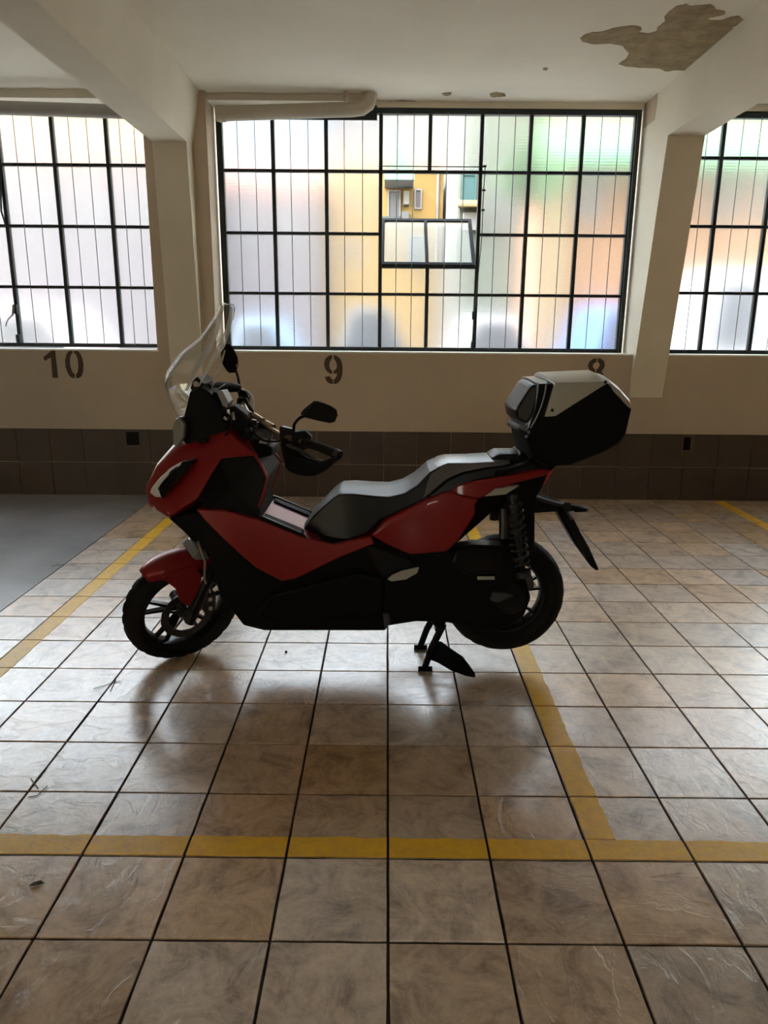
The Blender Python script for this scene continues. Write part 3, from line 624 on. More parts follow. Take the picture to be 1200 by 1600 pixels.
# --- handlebar (turned to the left lock)
hb = tubes('handlebar', curve([(372,606,-.34),(377,622,-.26),(384,640,-.16),(393,650,-.08),(405,660,0),(420,669,.07),(440,680,.14),(462,687,.20),(490,695,.27),(526,709,.34)]), .0115, M['bronze'], n=12)
hb['label'] = 'bronze coloured handlebar'
tubes('handlebar_clamp', [(396,651,-.03),(409,660,.01)], .020, M['bronze'], hb, 12); tubes('handlebar_clamp', [(414,663,.04),(426,670,.07)], .020, M['bronze'], hb, 12)
poly('steering_stem_cover', [(388,664,.03),(410,668,.035),(425,676,.035),(420,698,.035),(392,700,.035)], M['darkmetal'], crown=.0)
g = tubes('hand_grip', [(474,691,.225),(500,699,.29),(527,710,.345)], [.0185,.0175,.0185], M['rubber'], hb, 12)
tubes('bar_end', [(524,708,.338),(531,712,.352)], .0195, M['darkmetal'], hb, 12)
plate('brake_reservoir', [(436,668,.17),(440,667,.17),(459,672,.17),(460,690,.17),(450,696,.17),(437,689,.17)], .05, M['gloss'], hb, bevel=.005)
MB().prism([U(438,668,.178), U(458,673,.178), U(458,673,.128), U(438,668,.128)], (0, 0, .006)).build('reservoir_cap', M['gloss'], hb)
plate('switch_box', [(456,676,.23),(476,673,.23),(487,683,.23),(484,700,.23),(466,708,.23),(455,700,.23)], .05, M['black'], hb, bevel=.006)
tubes('brake_lever', curve([(452,697,.24),(470,704,.27),(488,716,.31),(504,721,.33)]), .006, M['darkmetal'], hb)
# knuckle guard, near side: a bowed band round the grip
gd = [(442,694,.20),(446,712,.235),(452,722,.26),(470,730,.30),(490,733,.335),(508,727,.355),(522,718,.36),(531,710,.355)]
gw = [.020,.028,.034,.032,.026,.018,.012,.010]
V = []; Fs = []
gc = curve(gd, 4); gwc = [gw[min(int(i/4), 7)]+(gw[min(int(i/4)+1, 7)]-gw[min(int(i/4), 7)])*((i%4)/4) for i in range(len(gc))]
for p, h_ in zip(gc, gwc):
    c = U(*p)
    for dx, dz in ((-.010,-h_),(-.014,0),(-.004,h_),(.004,h_),(-.004,0),(0,-h_)): V.append(c+Vector((dx+.004, 0, dz)))
for i in range(len(gc)-1):
    for k in range(6): Fs.append((i*6+k, i*6+(k+1)%6, (i+1)*6+(k+1)%6, (i+1)*6+k))
Fs += [tuple(range(6)), tuple(range((len(gc)-1)*6, len(gc)*6))]
hg = mesh('hand_guard', V, Fs, M['black'], hb, smooth=50); 
mesh('guard_panel', [U(*p) for p in [(442,696,.22),(460,704,.25),(480,716,.29),(500,722,.32),(508,724,.345),(500,734,.33),(486,742,.30),(468,741,.27),(450,733,.235),(443,722,.215)]]+[U(*p)+Vector((.004,.02,0)) for p in [(442,696,.22),(460,704,.25),(480,716,.29),(500,722,.32),(508,724,.345),(500,734,.33),(486,742,.30),(468,741,.27),(450,733,.235),(443,722,.215)]], [tuple(range(10)), tuple(range(19, 9, -1))]+[(i, (i+1)%10, 10+(i+1)%10, 10+i) for i in range(10)], M['black'], hg, smooth=40, bevel=.003)
# far side hand guard, brake housing
mesh('hand_guard', [U(*p) for p in [(334,597,-.40),(352,601,-.38),(374,600,-.30),(376,612,-.30),(352,614,-.38),(338,609,-.40)]]+[U(*p)+Vector((-.03,-.02,0)) for p in [(334,597,-.40),(352,601,-.38),(374,600,-.30),(376,612,-.30),(352,614,-.38),(338,609,-.40)]], [(0,1,2,3,4,5),(11,10,9,8,7,6)]+[(i, (i+1)%6, 6+(i+1)%6, 6+i) for i in range(6)], M['black'], hb, smooth=40, bevel=.004)
plate('brake_reservoir', [(372,612,-.25),(376,608,-.25),(386,612,-.25),(389,622,-.25),(386,636,-.25),(374,632,-.25)], .05, M['gloss'], hb, bevel=.005)
tubes('brake_hose', curve([(384,610,-.24),(394,620,-.2),(396,636,-.15),(392,654,-.08)]), .005, M['lens_sheen'], hb)
plate('switch_box', [(370,622,-.21),(384,622,-.21),(392,640,-.21),(384,656,-.21),(368,648,-.21)], .05, M['black'], hb, bevel=.006)
# mirrors
def mirror(outline, stem, th, dirv, side):
    P_ = [U(*v) for v in outline]; h_ = MB().prism(P_, dirv).build('mirror', M['black'], bike, smooth=40, bevel=.006)
    MB().prism([p+(sum(P_, Vector())/len(P_)-p)*.10+Vector(dirv)*(-.05 if side else 1.01) for p in P_], Vector(dirv)*.04).build('mirror_glass', M['chrome'], h_)
    MB().tube([U(*p) for p in curve(stem, 4)], .0065, 8).build('mirror_stem', M['black'], h_, smooth=60)
mirror([(475,648,.27),(480,641,.275),(497,627.5,.30),(505,629,.31),(519,635,.335),(526.5,640,.35),(528.5,649,.352),(524,660,.345),(516,662,.335),(498,658,.31),(477,653,.275)], [(459,674,.20),(459.5,664,.215),(464,657,.235),(470,652,.255),(478,649,.27)], .02, (-.018,.022,.003), 0)
mirror([(357,537,-.36),(360,538,-.36),(366,546,-.37),(372,558,-.38),(373,571,-.385),(369,583,-.38),(364,578,-.37),(357.5,567,-.36),(356,552,-.355)], [(369,580,-.38),(372,590,-.345),(374,602,-.31),(376,612,-.28)], .02, (-.030,-.02,.0), 1)
# --- seat and tail
shell('seat', [(473,829,.07),(490,806,.10),(521,778,.135),(531,772,.14),(552,772,.145),(580,775,.152),(608,777,.158),(632,771,.158),(652,759,.155),(672,738,.135),(690,728,.125),(660,782,.165),(594,813,.17),(575,834,.17),(533,846,.16),(491,846,.13),(560,800,.163)],
      [(0,1,14,15),(1,2,3,16,14),(3,4,5,16),(5,6,16),(6,7,11,12,16),(12,13,14,16),(7,8,11),(8,9,10,11)], M['seat'], crown=.010, segs=6, smooth=18)
shell('passenger_seat', [(690,728,.125),(700,724,.115),(735,724,.12),(770,722,.12),(796,720,.11),(800,726,.12),(762,730,.145),(722,738,.15),(700,748,.158),(660,782,.165),(655,774,.155),(672,742,.14)],
      [(0,1,8,11),(1,2,7,8),(2,3,6,7),(3,4,5,6),(8,9,10,11)], M['seat2'], crown=.010, segs=6, smooth=22)
poly('backrest_bump', [(672,738,.10),(690,727,.095),(710,723,.085),(732,725,.07),(712,731,.10),(690,736,.11)], M['seat'], crown=.010, bevel=.008)
poly('tail_side_panel', [(660,783,.16),(700,750,.15),(722,740,.145),(762,731,.14),(800,727,.125),(832,722,.11),(842,735,.10),(800,742,.13),(742,751,.15),(704,768,.165),(686,775,.175)], M['gloss'], bevel=.006)
shell('rear_fairing', [(580,837,.20),(601,814,.205),(655,787,.205),(692,771,.195),(702,769,.19),(748,781,.18),(743,803,.185),(716,845,.19),(698,862,.195),(640,867,.20),(606,852,.20),(605,821,.215),(690,787,.208),(742,788,.188)],
      [(0,1,11),(1,2,12,11),(2,3,12),(3,4,5,13,12),(0,11,10),(11,12,9,10),(12,7,8,9),(12,13,6,7)], M['red'], crown=0)
shell('tail_cowl', [(702,768,.165),(716,758,.165),(742,752,.162),(800,742,.14),(838,734,.12),(860,733,.10),(856,742,.10),(800,757,.145),(770,769,.155),(748,780,.17),(724,776,.178)],
      [(0,1,10),(1,2,9,10),(2,3,8,9),(3,7,8),(3,4,7),(4,5,6,7)], M['red'], crown=.004)
plate('tail_vent', [(757,776,.165),(775,764,.165),(812,759,.15),(790,773,.155)], .03, M['silver'], both=True)
poly('tail_underside', [(740,784,.14),(800,757,.13),(858,738,.09),(848,762,.09),(838,778,.08),(836,800,.07),(836,850,.05),(828,862,.05),(808,850,.06),(800,800,.10),(770,800,.12),(700,862,.13),(690,850,.14)], M['black'], bevel=.01)
tl = poly('tail_lamp', [(867,731,.08),(861,733,.085),(843,762,.07),(846,764,.065)], M['redlens'], bevel=.003)
# rack, grab rails, top case base
tubes('grab_rail', curve([(777,740,.155),(790,736,.16),(812,729,.16),(828,722,.155),(836,710,.13)]), .011, M['black'], both=True)
poly('rack_pad', [(768,716,.085),(780,710,.085),(812,710,.085),(818,716,.085),(806,722,.085)], M['seat'], crown=.006)
poly('top_case_rack', [(800,722,.10),(815,708,.10),(850,716,.10),(870,728,.10),(862,736,.10),(830,738,.10)], M['black'])
# top case
tc_ = shell('top_case', [(856,601,.205),(868,600,.205),(866,606,.215),(852,652,.222),(868,650,.222),(937,606,.212),(954,600,.185),(969,613,.175),(984,630,.16),(986.5,640,.16),(978,678,.175),(968,693,.175),(945,706,.18),(890,727,.185),(860,729,.185),(834,715,.185),(825,692,.195),(824,673,.20),(841,646,.205)],
            [(0,1,2,3,18),(2,5,4,3),(1,6,5,2),(6,7,8,5),(5,8,9,10,4),(3,4,10,11,12,13,14,15,16,17,18)], M['black'], crown=.022, segs=6, bevel=.008); tc_['label'] = 'black top case with silver lid panel'
shell('lid_panel', [(868,598,.214),(866,606,.222),(852,651,.229),(868,650,.229),(937,606,.219),(950,598,.205),(940,596.5,.20)], [(0,6,5,4,1),(1,4,3,2)], M['silver'], tc_, crown=.034, segs=6, bevel=.003)
shell('lid_rear_panel', [(951,600,.19),(954,598,.186),(969,611,.179),(985,629,.165),(987,638,.163),(983,636,.17),(960,612,.19)], [(0,1,2,6),(2,3,4,5,6)], M['silver'], tc_, crown=.026, segs=6, bevel=.003)
shell('lid_front_frame', [(842,600,.195),(857,599,.207),(855,606,.214),(842,648,.214),(828,668,.21),(824,672,.20),(826,664,.195),(836,640,.19)], [(0,1,2,3,7),(3,4,5,6,7)], M['gloss'], tc_, crown=.02, segs=6, bevel=.004)
poly('backrest_pad', [(829,604,.15),(841,600,.17),(846,604,.175),(829,655,.175),(822,662,.165),(808,654,.15),(806,640,.15)], M['seat'], tc_, crown=.014, bevel=.010)
tubes('lid_seam', curve([(854,600,.217),(850,622,.222),(841,648,.222),(829,669,.217)]), .0035, M['seat2'], tc_, both=True)
plate('case_latch', [(792,664,-.02),(798,656,.0),(812,663,.10),(828,672,.20),(826,682,.205),(815,676,.12),(798,668,.0)], .035, M['seat'], tc_, bevel=.004)
for p in ((863,641,.225),(946,597,.20)): tubes('panel_screw', [p, (p[0],p[1],p[2]+.008)], .007, M['gloss'], tc_)
for p in ((827,675,.202),(823,682,.2)): tubes('latch_pin', [p, (p[0]-1,p[1],p[2]+.010)], .006, M['darkmetal'], tc_)
# plate holder
poly('plate_holder', [(830,776,.035),(842,777,.03),(870,787,.03),(900,791,.03),(918,795,.03),(916,800,.03),(898,801,.03),(880,799,.03),(832,802,.035)], M['black'], bevel=.004)
tubes('plate_holder_arm', [(832,776,.05),(856,784,.045),(882,791,.04)], .008, M['darkmetal'], both=True)
poly('mud_flap', [(871,801,.055),(880,797,.055),(892,812,.06),(903,825,.06),(921,856,.05),(936,890,.03),(932,892,.03),(924,886,.03),(898,850,.05),(880,818,.055)], M['black'], bevel=.004)
MB().prism([U(885,813,.07), U(897,812,.07), U(925,868,.07), U(915,872,.07)], (.01, .14, .004)).build('number_plate', M['gloss'], bike, bevel=.002)
poly('plate_lamp', [(888,799,.03),(896,797,.03),(904,804,.03),(902,812,.03),(894,809,.03)], M['metal'], bevel=.003)
for s in (1, -1):
    tsg = MB().tube([U(884,793,.06*s), U(886,792,.16*s)], [.014,.020], 10).build('turn_signal', M['black'], bike)
    MB().tube([U(886,792,.155*s), U(886,792,.166*s)], .017, 10).build('signal_lens', M['gloss'], tsg)
tubes('indicator_stalk', [(882,790,.0),(905,793,.0),(918,797,.0)], [.012,.014,.010], M['darkmetal'])
# --- engine side
plate('drive_case', [(600,872,.20),(660,860,.20),(712,860,.19),(760,859,.17),(790,862,.165),(806,880,.165),(822,905,.165),(830,935,.165),(820,962,.165),(800,980,.165),(762,988,.165),(700,974,.17),(650,972,.18),(600,980,.18)], .13, M['black'], bevel=.012)
plate('air_filter_cover', [(712,858,.19),(740,852,.18),(785,854,.17),(792,862,.17),(780,895,.185),(730,900,.195),(705,880,.2)], .10, M['gloss'], bevel=.012)
plate('case_badge', [(746,901,.20),(773,901,.20),(773,906,.20),(746,906,.20)], .006, M['silver'], bevel=.001)
plate('drive_cover', [(770,925,.185),(800,928,.185),(818,942,.185),(816,955,.185),(790,948,.185),(766,938,.185)], .02, M['darkmetal'], bevel=.004)
tubes('cover_ring', [(798,936,.165),(798,936,.188)], .066, M['black'], n=28)
plate('footrest', [(605,906,.215),(612,900,.225),(628,893,.23),(655,887,.235),(652,896,.235),(634,906,.23),(612,909,.22)], .02, M['silver'], both=True, bevel=.004)
plate('footrest_mount', [(570,850,.20),(600,858,.205),(640,872,.205),(654,886,.21),(620,892,.21),(600,904,.205),(585,885,.2)], .03, M['gloss'], both=True, bevel=.008)
plate('side_sill', [(420,930,.19),(560,895,.195),(600,905,.195),(600,965,.18),(430,975,.17),(400,960,.175)], .03, M['black'], both=True, bevel=.015)
plate('belly_bolt_cover', [(598,960,.2),(608,960,.2),(611,976,.2),(600,980,.2)], .03, M['darkmetal'], bevel=.004)
# exhaust on the far side
ex = MB().tube([U(600,960,-.14), U(640,955,-.17), U(690,948,-.20), U(715,940,-.215)], .022, 12).build('exhaust_pipe', M['darkmetal'], bike)
MB().tube([U(712,942,-.215), U(730,934,-.22), U(800,905,-.235), U(820,897,-.235)], [.035,.055,.058,.045], 20).build('silencer', M['darkmetal'], ex, smooth=40)
# rear shock absorbers
def shock(s):
    a, b = U(800,772,.15), U(818,905,.15)
    if s < 0: a, b = mir(a), mir(b)
    sh = MB().tube([a, a+(b-a)*.45], .024, 12).build('shock_absorber', M['darkmetal'], bike)
    MB().tube([a+(b-a)*.40, b], .014, 10).build('damper_rod', M['darkmetal'], sh)
    ax = (b-a).normalized(); u = ax.orthogonal().normalized(); v = ax.cross(u); pts = []
    N_ = 9; L_ = (b-a).length
    for k in range(N_*12+1):
        t = k/(N_*12); an = 2*math.pi*k/12; pts.append(a+ax*(L_*(.14+.76*t))+(u*math.cos(an)+v*math.sin(an))*.034)
    MB().tube(pts, .0058, 6).build('coil_spring', M['spring'], sh, smooth=60)
    MB().tube([a+ax*L_*.10, a+ax*L_*.14], .038, 14).build('spring_collar', M['darkmetal'], sh)
    MB().tube([b-ax*L_*.10, b-ax*L_*.04], .036, 14).build('spring_seat', M['darkmetal'], sh)
    r1 = a+Vector((-.028,0,-.06)) ; MB().tube([r1, r1+Vector((.004,0,-.13))], .022, 12).build('gas_reservoir', M['darkmetal'], sh)
shock(1); shock(-1)
poly('swing_arm', [(700,905,.10),(760,900,.10),(800,905,.10),(822,930,.10),(810,950,.10),(760,955,.10),(700,950,.10)], M['darkmetal'])
plate('brake_caliper', [(800,900,.14),(815,893,.14),(832,900,.14),(836,918,.14),(822,925,.14),(806,915,.14)], .05, M['darkmetal'], bevel=.006)
# --- wheels
def wheel(name, c, ax, up, R, rimr, w_, nsp, disc_side, xf):
    """tyre, rim, spokes and brake disc about c; xf moves it to the steered position"""
    def T(v): return xf(Vector(v))
    c = Vector(c)
    def ring(prof, n=64, mod=None):
        V = []; k = len(prof)
        for i in range(n):
            a = 2*math.pi*i/n; d = Vector((math.cos(a), 0, math.sin(a)))
            for j, (r, l) in enumerate(prof): V.append(T(c+d*(r+(mod(i, j) if mod else 0))+Vector((0, l, 0))))
        return V, [(i*k+j, i*k+(j+1)%k, ((i+1)%n)*k+(j+1)%k, ((i+1)%n)*k+j) for i in range(n) for j in range(k)]
    h = w_/2
    prof = [(rimr, -h*.62),(rimr+.012,-h*.80),(R-.055,-h),(R-.030,-h*.95),(R-.014,-h*.76),(R-.004,-h*.45),(R,-h*.15),(R,h*.15),(R-.004,h*.45),(R-.014,h*.76),(R-.030,h*.95),(R-.055,h),(rimr+.012,h*.80),(rimr,h*.62),(rimr-.004,0)]
    def mod(i, j):
        if 3 <= j <= 6: return -.0055 if (i+j)%4 == 0 else 0
        if 7 <= j <= 10: return -.0055 if (i-j+2)%4 == 0 else 0
        return 0
    V, Fs = ring([(rimr+.002,-h*.62),(rimr+.002,h*.62),(rimr-.010,h*.60),(rimr-.016,h*.35),(rimr-.016,-h*.35),(rimr-.010,-h*.60)])
    wh = mesh(name, V, Fs, M['gloss'], bike, smooth=40)
    V, Fs = ring(prof, 96, mod); mesh('tyre', V, Fs, M['rubber'], wh, smooth=35)
    V, Fs = ring([(.018,-.055),(.030,-.055),(.036,-.02),(.036,.02),(.030,.055),(.018,.055)], 32); mesh('hub', V, Fs, M['darkmetal'], wh, smooth=40)
    for k in range(nsp):
        a = 2*math.pi*k/nsp+.3
        for sgn in (-1, 1):
            b = a+sgn*.17; mb = MB(); r0, r1 = .030, rimr-.008
            p0 = c+Vector((math.cos(a)*r0, 0, math.sin(a)*r0)); p1 = c+Vector((math.cos(b)*r1, 0, math.sin(b)*r1)); d = (p1-p0).normalized(); e = Vector((-d.z, 0, d.x))
            q = [p0+e*.008+Vector((0,-.016,0)), p0-e*.008+Vector((0,-.016,0)), p0-e*.008+Vector((0,.016,0)), p0+e*.008+Vector((0,.016,0)), p1+e*.0055+Vector((0,-.012,0)), p1-e*.0055+Vector((0,-.012,0)), p1-e*.0055+Vector((0,.012,0)), p1+e*.0055+Vector((0,.012,0))]
            mb.add([T(v) for v in q], [(0,3,2,1),(4,5,6,7),(0,1,5,4),(1,2,6,5),(2,3,7,6),(3,0,4,7)]); mb.build('spoke', M['gloss'], wh, smooth=0, bevel=.002)
    y_ = disc_side*.062
    V = []; Fs = []; nn = 72; 
    for i in range(nn):
        a = 2*math.pi*i/nn; d = Vector((math.cos(a), 0, math.sin(a))); wv = .0015*math.sin(a*12)
        for r, l in ((.085+wv*.5,-.002),(.120+wv,-.002),(.120+wv,.002),(.085+wv*.5,.002)): V.append(T(c+d*r+Vector((0, y_+l, 0))))
    Fs = [(i*4+j, i*4+(j+1)%4, ((i+1)%nn)*4+(j+1)%4, ((i+1)%nn)*4+j) for i in range(nn) for j in range(4)]
    bd_ = mesh('brake_disc', V, Fs, M['darkmetal'], wh, smooth=30)
    for k in range(5):
        a = 2*math.pi*k/5; p0 = T(c+Vector((math.cos(a)*.03, y_, math.sin(a)*.03))); p1 = T(c+Vector((math.cos(a+.15)*.09, y_, math.sin(a+.15)*.09)))
        MB().tube([p0, p1], .006, 6).build('disc_carrier', M['darkmetal'], bd_)
    p0, p1 = T(c+Vector((0,-.10,0))), T(c+Vector((0,.10,0))); MB().tube([p0, p1], .011, 12).build('axle', M['metal'], wh)
    return wh
rc = U(786, 925, 0)
wheel('rear_wheel', rc, None, None, .273, .180, .135, 6, 1, lambda v: v)
RK = math.radians(26.5); AX = Vector((math.sin(RK), 0, math.cos(RK))); STEER = math.radians(38)
FR = .268; fx = -.93; pv = Vector((fx, BY+.01, FR))+Vector((.037*math.cos(RK), 0, 0))
Rm = Matrix.Rotation(STEER, 4, AX)
lift = {'z': 0}
def steer(v): return pv+(Rm@(Vector(v)-pv))+Vector((0, 0, lift['z']))
fc = Vector((fx, BY+.01, FR))
low = min(steer(fc+Vector((math.cos(a)*FR, l, math.sin(a)*FR))).z for a in [math.radians(k) for k in range(230, 312, 2)] for l in (-.018, 0, .018)); lift['z'] = -low+.001
wheel('front_wheel', fc, None, None, FR, .194, .118, 5, -1, steer)
def sm(name, V, Fs, m_, parent=None, bevel=.003, smooth=40): return mesh(name, [steer(v) for v in V], Fs, m_, parent or bike, smooth, bevel)
# forks
fork_top = fc+AX*.62+Vector((.045, 0, .0))
for s in (-1, 1):
    a = fc+Vector((.0, .085*s, 0)); b = a+AX*.30; c_ = a+AX*.66
    fk = MB().tube([steer(a+Vector((0,0,-.03))), steer(b)], .024, 14).build('fork_leg', M['gloss'], bike, smooth=50)
    MB().tube([steer(b), steer(c_)], .0175, 14).build('fork_tube', M['metal'], fk, smooth=50)
    MB().tube([steer(a+Vector((0,-.02,0))), steer(a+Vector((0,.02,0)))], .026, 14).build('axle_clamp', M['darkmetal'], fk)
# caliper with pads and bolts, near side
cl = MB(); c0 = fc+Vector((.095, -.070, .055))
cl.box((c0.x-.03, c0.y-.03, c0.z-.045), (c0.x+.03, c0.y+.02, c0.z+.045)); cl.V = [steer(v) for v in cl.V]; cal = cl.build('brake_caliper', M['darkmetal'], bike, bevel=.006)
for dz in (-.025, .025): MB().tube([steer(c0+Vector((0,-.035,dz))), steer(c0+Vector((0,-.028,dz)))], .010, 10).build('caliper_piston', M['metal'], cal)
MB().tube([steer(fc+Vector((-.0,-.09,.0))), steer(fc+Vector((0,-.098,0)))], .016, 6).build('axle_nut', M['metal'], bike)
# mudguard: arched strip over the wheel with side stays
V = []; Fs = []; prof = [(-.070,-.045),(-.066,-.012),(-.045,.006),(0,.014),(.045,.006),(.066,-.012),(.070,-.045)]
A0, A1, NA = 125, 52, 16
for i in range(NA+1):
    a = math.radians(A0+(A1-A0)*i/NA); d = Vector((math.cos(a), 0, math.sin(a))); tw = 1 if i > 2 else (.55+.15*i)
    for (l, r_) in prof: V.append(fc+d*(FR+.018+(r_ if r_ > 0 else r_*tw))+Vector((0, l*tw, 0)))
k = len(prof)
for i in range(NA):
    for j in range(k-1): Fs.append((i*k+j, i*k+j+1, (i+1)*k+j+1, (i+1)*k+j))
mg = mesh('front_mudguard', [steer(v) for v in V], Fs, M['red'], bike, smooth=50, fix=False); s_ = mg.modifiers.new('t', 'SOLIDIFY'); s_.thickness = .004
for s in (-1, 1):
    y = .076*s; P2 = [(-.105,.245),(-.06,.265),(.04,.265),(.07,.20),(.045,.10),(.0,.06),(-.035,.10),(-.05,.17)]
    mb = MB().prism([fc+Vector((x, y, z)) for x, z in P2], (0, .005*s, 0)); mb.V = [steer(v) for v in mb.V]; mb.build('mudguard_stay', M['red'], mg, bevel=.002)
MB().tube([steer(fc+v) for v in (Vector((.05,-.10,.40)), Vector((.075,-.11,.30)), Vector((.07,-.105,.2)), Vector((.10,-.09,.11)))], .006, 8).build('brake_hose', M['metal'], bike, smooth=60)
sb = MB().prism([fc+Vector((x, -.06, z)) for x, z in ((.035,.30),(.065,.325),(.10,.315),(.115,.265),(.08,.27),(.05,.28))], (0,.12,0)); sb.V = [steer(v) for v in sb.V]; sb.build('fork_brace', M['lamp_grey'], bike, bevel=.004)
poly('steering_head', [(300,838,.05),(340,800,.05),(370,800,.05),(360,870,.05),(325,880,.05)], M['black'])
# --- centre stand
f1, f2 = atz(663, 1049, .0), atz(656, 1015, .0)
st = MB().tube([(f1.x+.08, BY-.10, .23), (f1.x+.03, BY-.11, .12), (f1.x, f1.y, .012)], [.017,.016,.015], 10).build('centre_stand', M['black'], bike)
MB().tube([(f2.x+.08, BY+.08, .23), (f2.x+.03, BY+.10, .12), (f2.x, f2.y, .012)], [.017,.016,.015], 10).build('stand_leg', M['black'], st)
for f_ in (f1, f2):
    MB().tube([(f_.x-.028, f_.y, .0125), (f_.x+.035, f_.y, .0125)], [.012,.0125], 10).build('stand_foot', M['black'], st)
MB().tube([(f1.x+.055, BY-.10, .20), (f1.x+.055, BY+.08, .20)], .012, 8).build('stand_crossbar', M['black'], st)
def tz(px, py, z): return atz(px, py, z)
tp = [(676,1008,.10),(690,1008,.105),(706,1020,.09),(724,1032,.075),(736,1049,.05),(744,1060,.03),(728,1057,.03),(704,1048,.045),(684,1036,.06),(668,1030,.07)]
P_ = [tz(*p) for p in tp]; MB().prism(P_, (0, .02, .012)).build('stand_lever', M['black'], st, bevel=.004)
tubes('stand_bracket', [(672,955,.10),(690,975,.10)], .03, M['black'], n=10)
# ------------------------------------------------------------------ outside
GZ = .25
M['yard'] = noisy(mat('pale_yard_paving', (.50,.49,.46), .8), .6, .15, .3, 5)
def wallm(name, c): return noisy(mat(name, tuple(.17*v**1.4 for v in c), .85, spec=.2), .7, .08)
M['yel'] = wallm('yellow_render', (1.0,.74,.36)); M['lav'] = wallm('lilac_render', (.54,.50,.54)); M['grn'] = wallm('pale_green_render', (.50,.56,.48))
M['org'] = wallm('orange_render', (.90,.56,.32)); M['crm'] = wallm('cream_render', (.86,.74,.45)); M['wht'] = wallm('white_render', (.84,.84,.84)); M['gry'] = wallm('grey_render', (.58,.60,.64))
M['blu'] = wallm('sky_cover_blue', (.66,.84,1.0)); M['teal'] = mat('teal_shutter', (.006,.042,.045), .6); M['awn'] = mat('green_awning', (.06,.22,.12), .7); M['wglass'] = mat('window_glass_dark', (.03,.035,.045), .4)
M['leaf'] = noisy(mat('leaf_green', (.06,.13,.04), .6), 4, .4); M['roofm'] = mat('roof_tiles', (.45,.2,.12), .8)
yard = struct(bx('yard_ground', (-30, GY+.2, GZ-.3), (30, 45, GZ), M['yard']))
def xa(px, Y, py=400): return aty(px, py, Y).x
def za(py, Y, px=600): return aty(px, py, Y).z
def house(name, px0, px1, pytop, Y, D, m_, label, z1=None):
    r = empty(name, ((xa(px0, Y)+xa(px1, Y))/2, Y, GZ)); tag(r, label, 'building')
    z1 = z1 or za(pytop, Y)
    MB().box((xa(px0, Y), Y, GZ), (xa(px1, Y), Y+D, z1)).build('wall', m_, r, smooth=0)
    MB().box((xa(px0, Y)-.05, Y-.1, z1), (xa(px1, Y)+.05, Y+D, z1+.18)).build('roof', M['roofm'], r, smooth=0)
    return r
def opening(r, px0, px1, py0, py1, Y, framem, pane, nm='window', d=.06):
    x0, x1, z1, z0 = xa(px0, Y, py0), xa(px1, Y, py0), za(py0, Y, px0), za(py1, Y, px0)
    t = .03; mb = MB()
    mb.box((x0-t, Y-d, z0-t), (x1+t, Y-.002, z0)).box((x0-t, Y-d, z1), (x1+t, Y-.002, z1+t)).box((x0-t, Y-d, z0), (x0, Y-.002, z1)).box((x1, Y-d, z0), (x1+t, Y-.002, z1))
    w_ = mb.build(nm, framem, r, smooth=0); MB().box((x0, Y-.03, z0), (x1, Y-.003, z1)).build('pane', pane, w_, smooth=0); return w_
def panes(r, px0, px1, py0, py1, Y): return opening(r, px0, px1, py0, py1, Y, M['wht'], M['wglass'])
h = house('apartment_house', 512, 690, 262, 16.0, 7, M['yel'], 'yellow rendered house seen through the open sash', )
opening(h, 608, 624, 300, 342, 16.0, M['wht'], M['gry'], 'balcony_door'); opening(h, 650, 657, 298, 325, 16.0, M['wht'], M['lav'])
opening(h, 545, 560, 300, 330, 16.0, M['wht'], M['wglass']); opening(h, 545, 562, 370, 410, 16.0, M['wht'], M['wglass']); opening(h, 640, 660, 370, 415, 16.0, M['wht'], M['wglass'])
x0, x1 = xa(600, 15), xa(645, 15); zb = za(279, 15.0)
MB().box((x0, 15.0, zb), (x1, 16, zb+.05)).build('balcony_slab', M['wht'], h, smooth=0)
MB().box((x0, 14.96, zb+.1), (x0+.5, 15.02, zb+.55)).box((x0, 14.96, zb-.02), (x1, 15.0, zb+.4)).build('balcony_screen', mat('green_white_screen', (.10,.34,.26), .7), h, smooth=0)
a0 = aty(631, 298, 15.7); MB().box((a0.x, 15.7, a0.z-.25), (a0.x+.11, 15.99, a0.z)).build('air_conditioner', M['wht'], h, smooth=0)
a0 = aty(628, 330, 15.7); MB().box((a0.x, 15.7, a0.z-.20), (a0.x+.14, 15.99, a0.z)).build('air_conditioner', M['gry'], h, smooth=0)
MB().tube([(xa(682, 15.9), 15.93, GZ), (xa(682, 15.9), 15.93, za(266, 15.9))], .03, 6).build('downpipe', M['wht'], h)
MB().box((xa(596, 15.9), 15.90, za(342, 15.9)), (xa(625, 15.9), 15.94, za(338, 15.9))).build('railing', M['frame'], h, smooth=0)
house('distant_house', 520, 660, 60, 24.0, 6, M['gry'], 'tall pale grey house rising behind the yellow house')
house('distant_house', 675, 800, 60, 26.0, 6, M['crm'], 'tall cream house rising right of the yellow house')
c_ = bx('white_column', (xa(697, 13), 13, GZ), (xa(714, 13), 13.3, za(100, 13)), M['wht'], bevel=.02); tag(c_, 'white square column in front of the yellow house', 'column')
h = house('courtyard_house', 716, 838, 90, 14.5, 5, M['grn'], 'pale green house with teal shutters right of the white column')
opening(h, 724, 742, 275, 312, 14.5, M['teal'], M['teal'], 'shuttered_window')
a0 = aty(733, 312, 14.2); mb = MB(); mb.prism([(a0.x-.22, 14.5, a0.z+.05), (a0.x-.22, 14.0, a0.z-.10), (a0.x-.22, 14.0, a0.z-.14), (a0.x-.22, 14.5, a0.z-.1)], (.46, 0, 0)); mb.build('small_canopy', M['crm'], h, smooth=0)
MB().box((a0.x-.08, 14.3, a0.z-.50), (a0.x+.2, 14.49, a0.z-.2)).build('air_conditioner', M['wht'], h, smooth=0)
opening(h, 770, 798, 300, 350, 14.5, M['wht'], M['gry'])
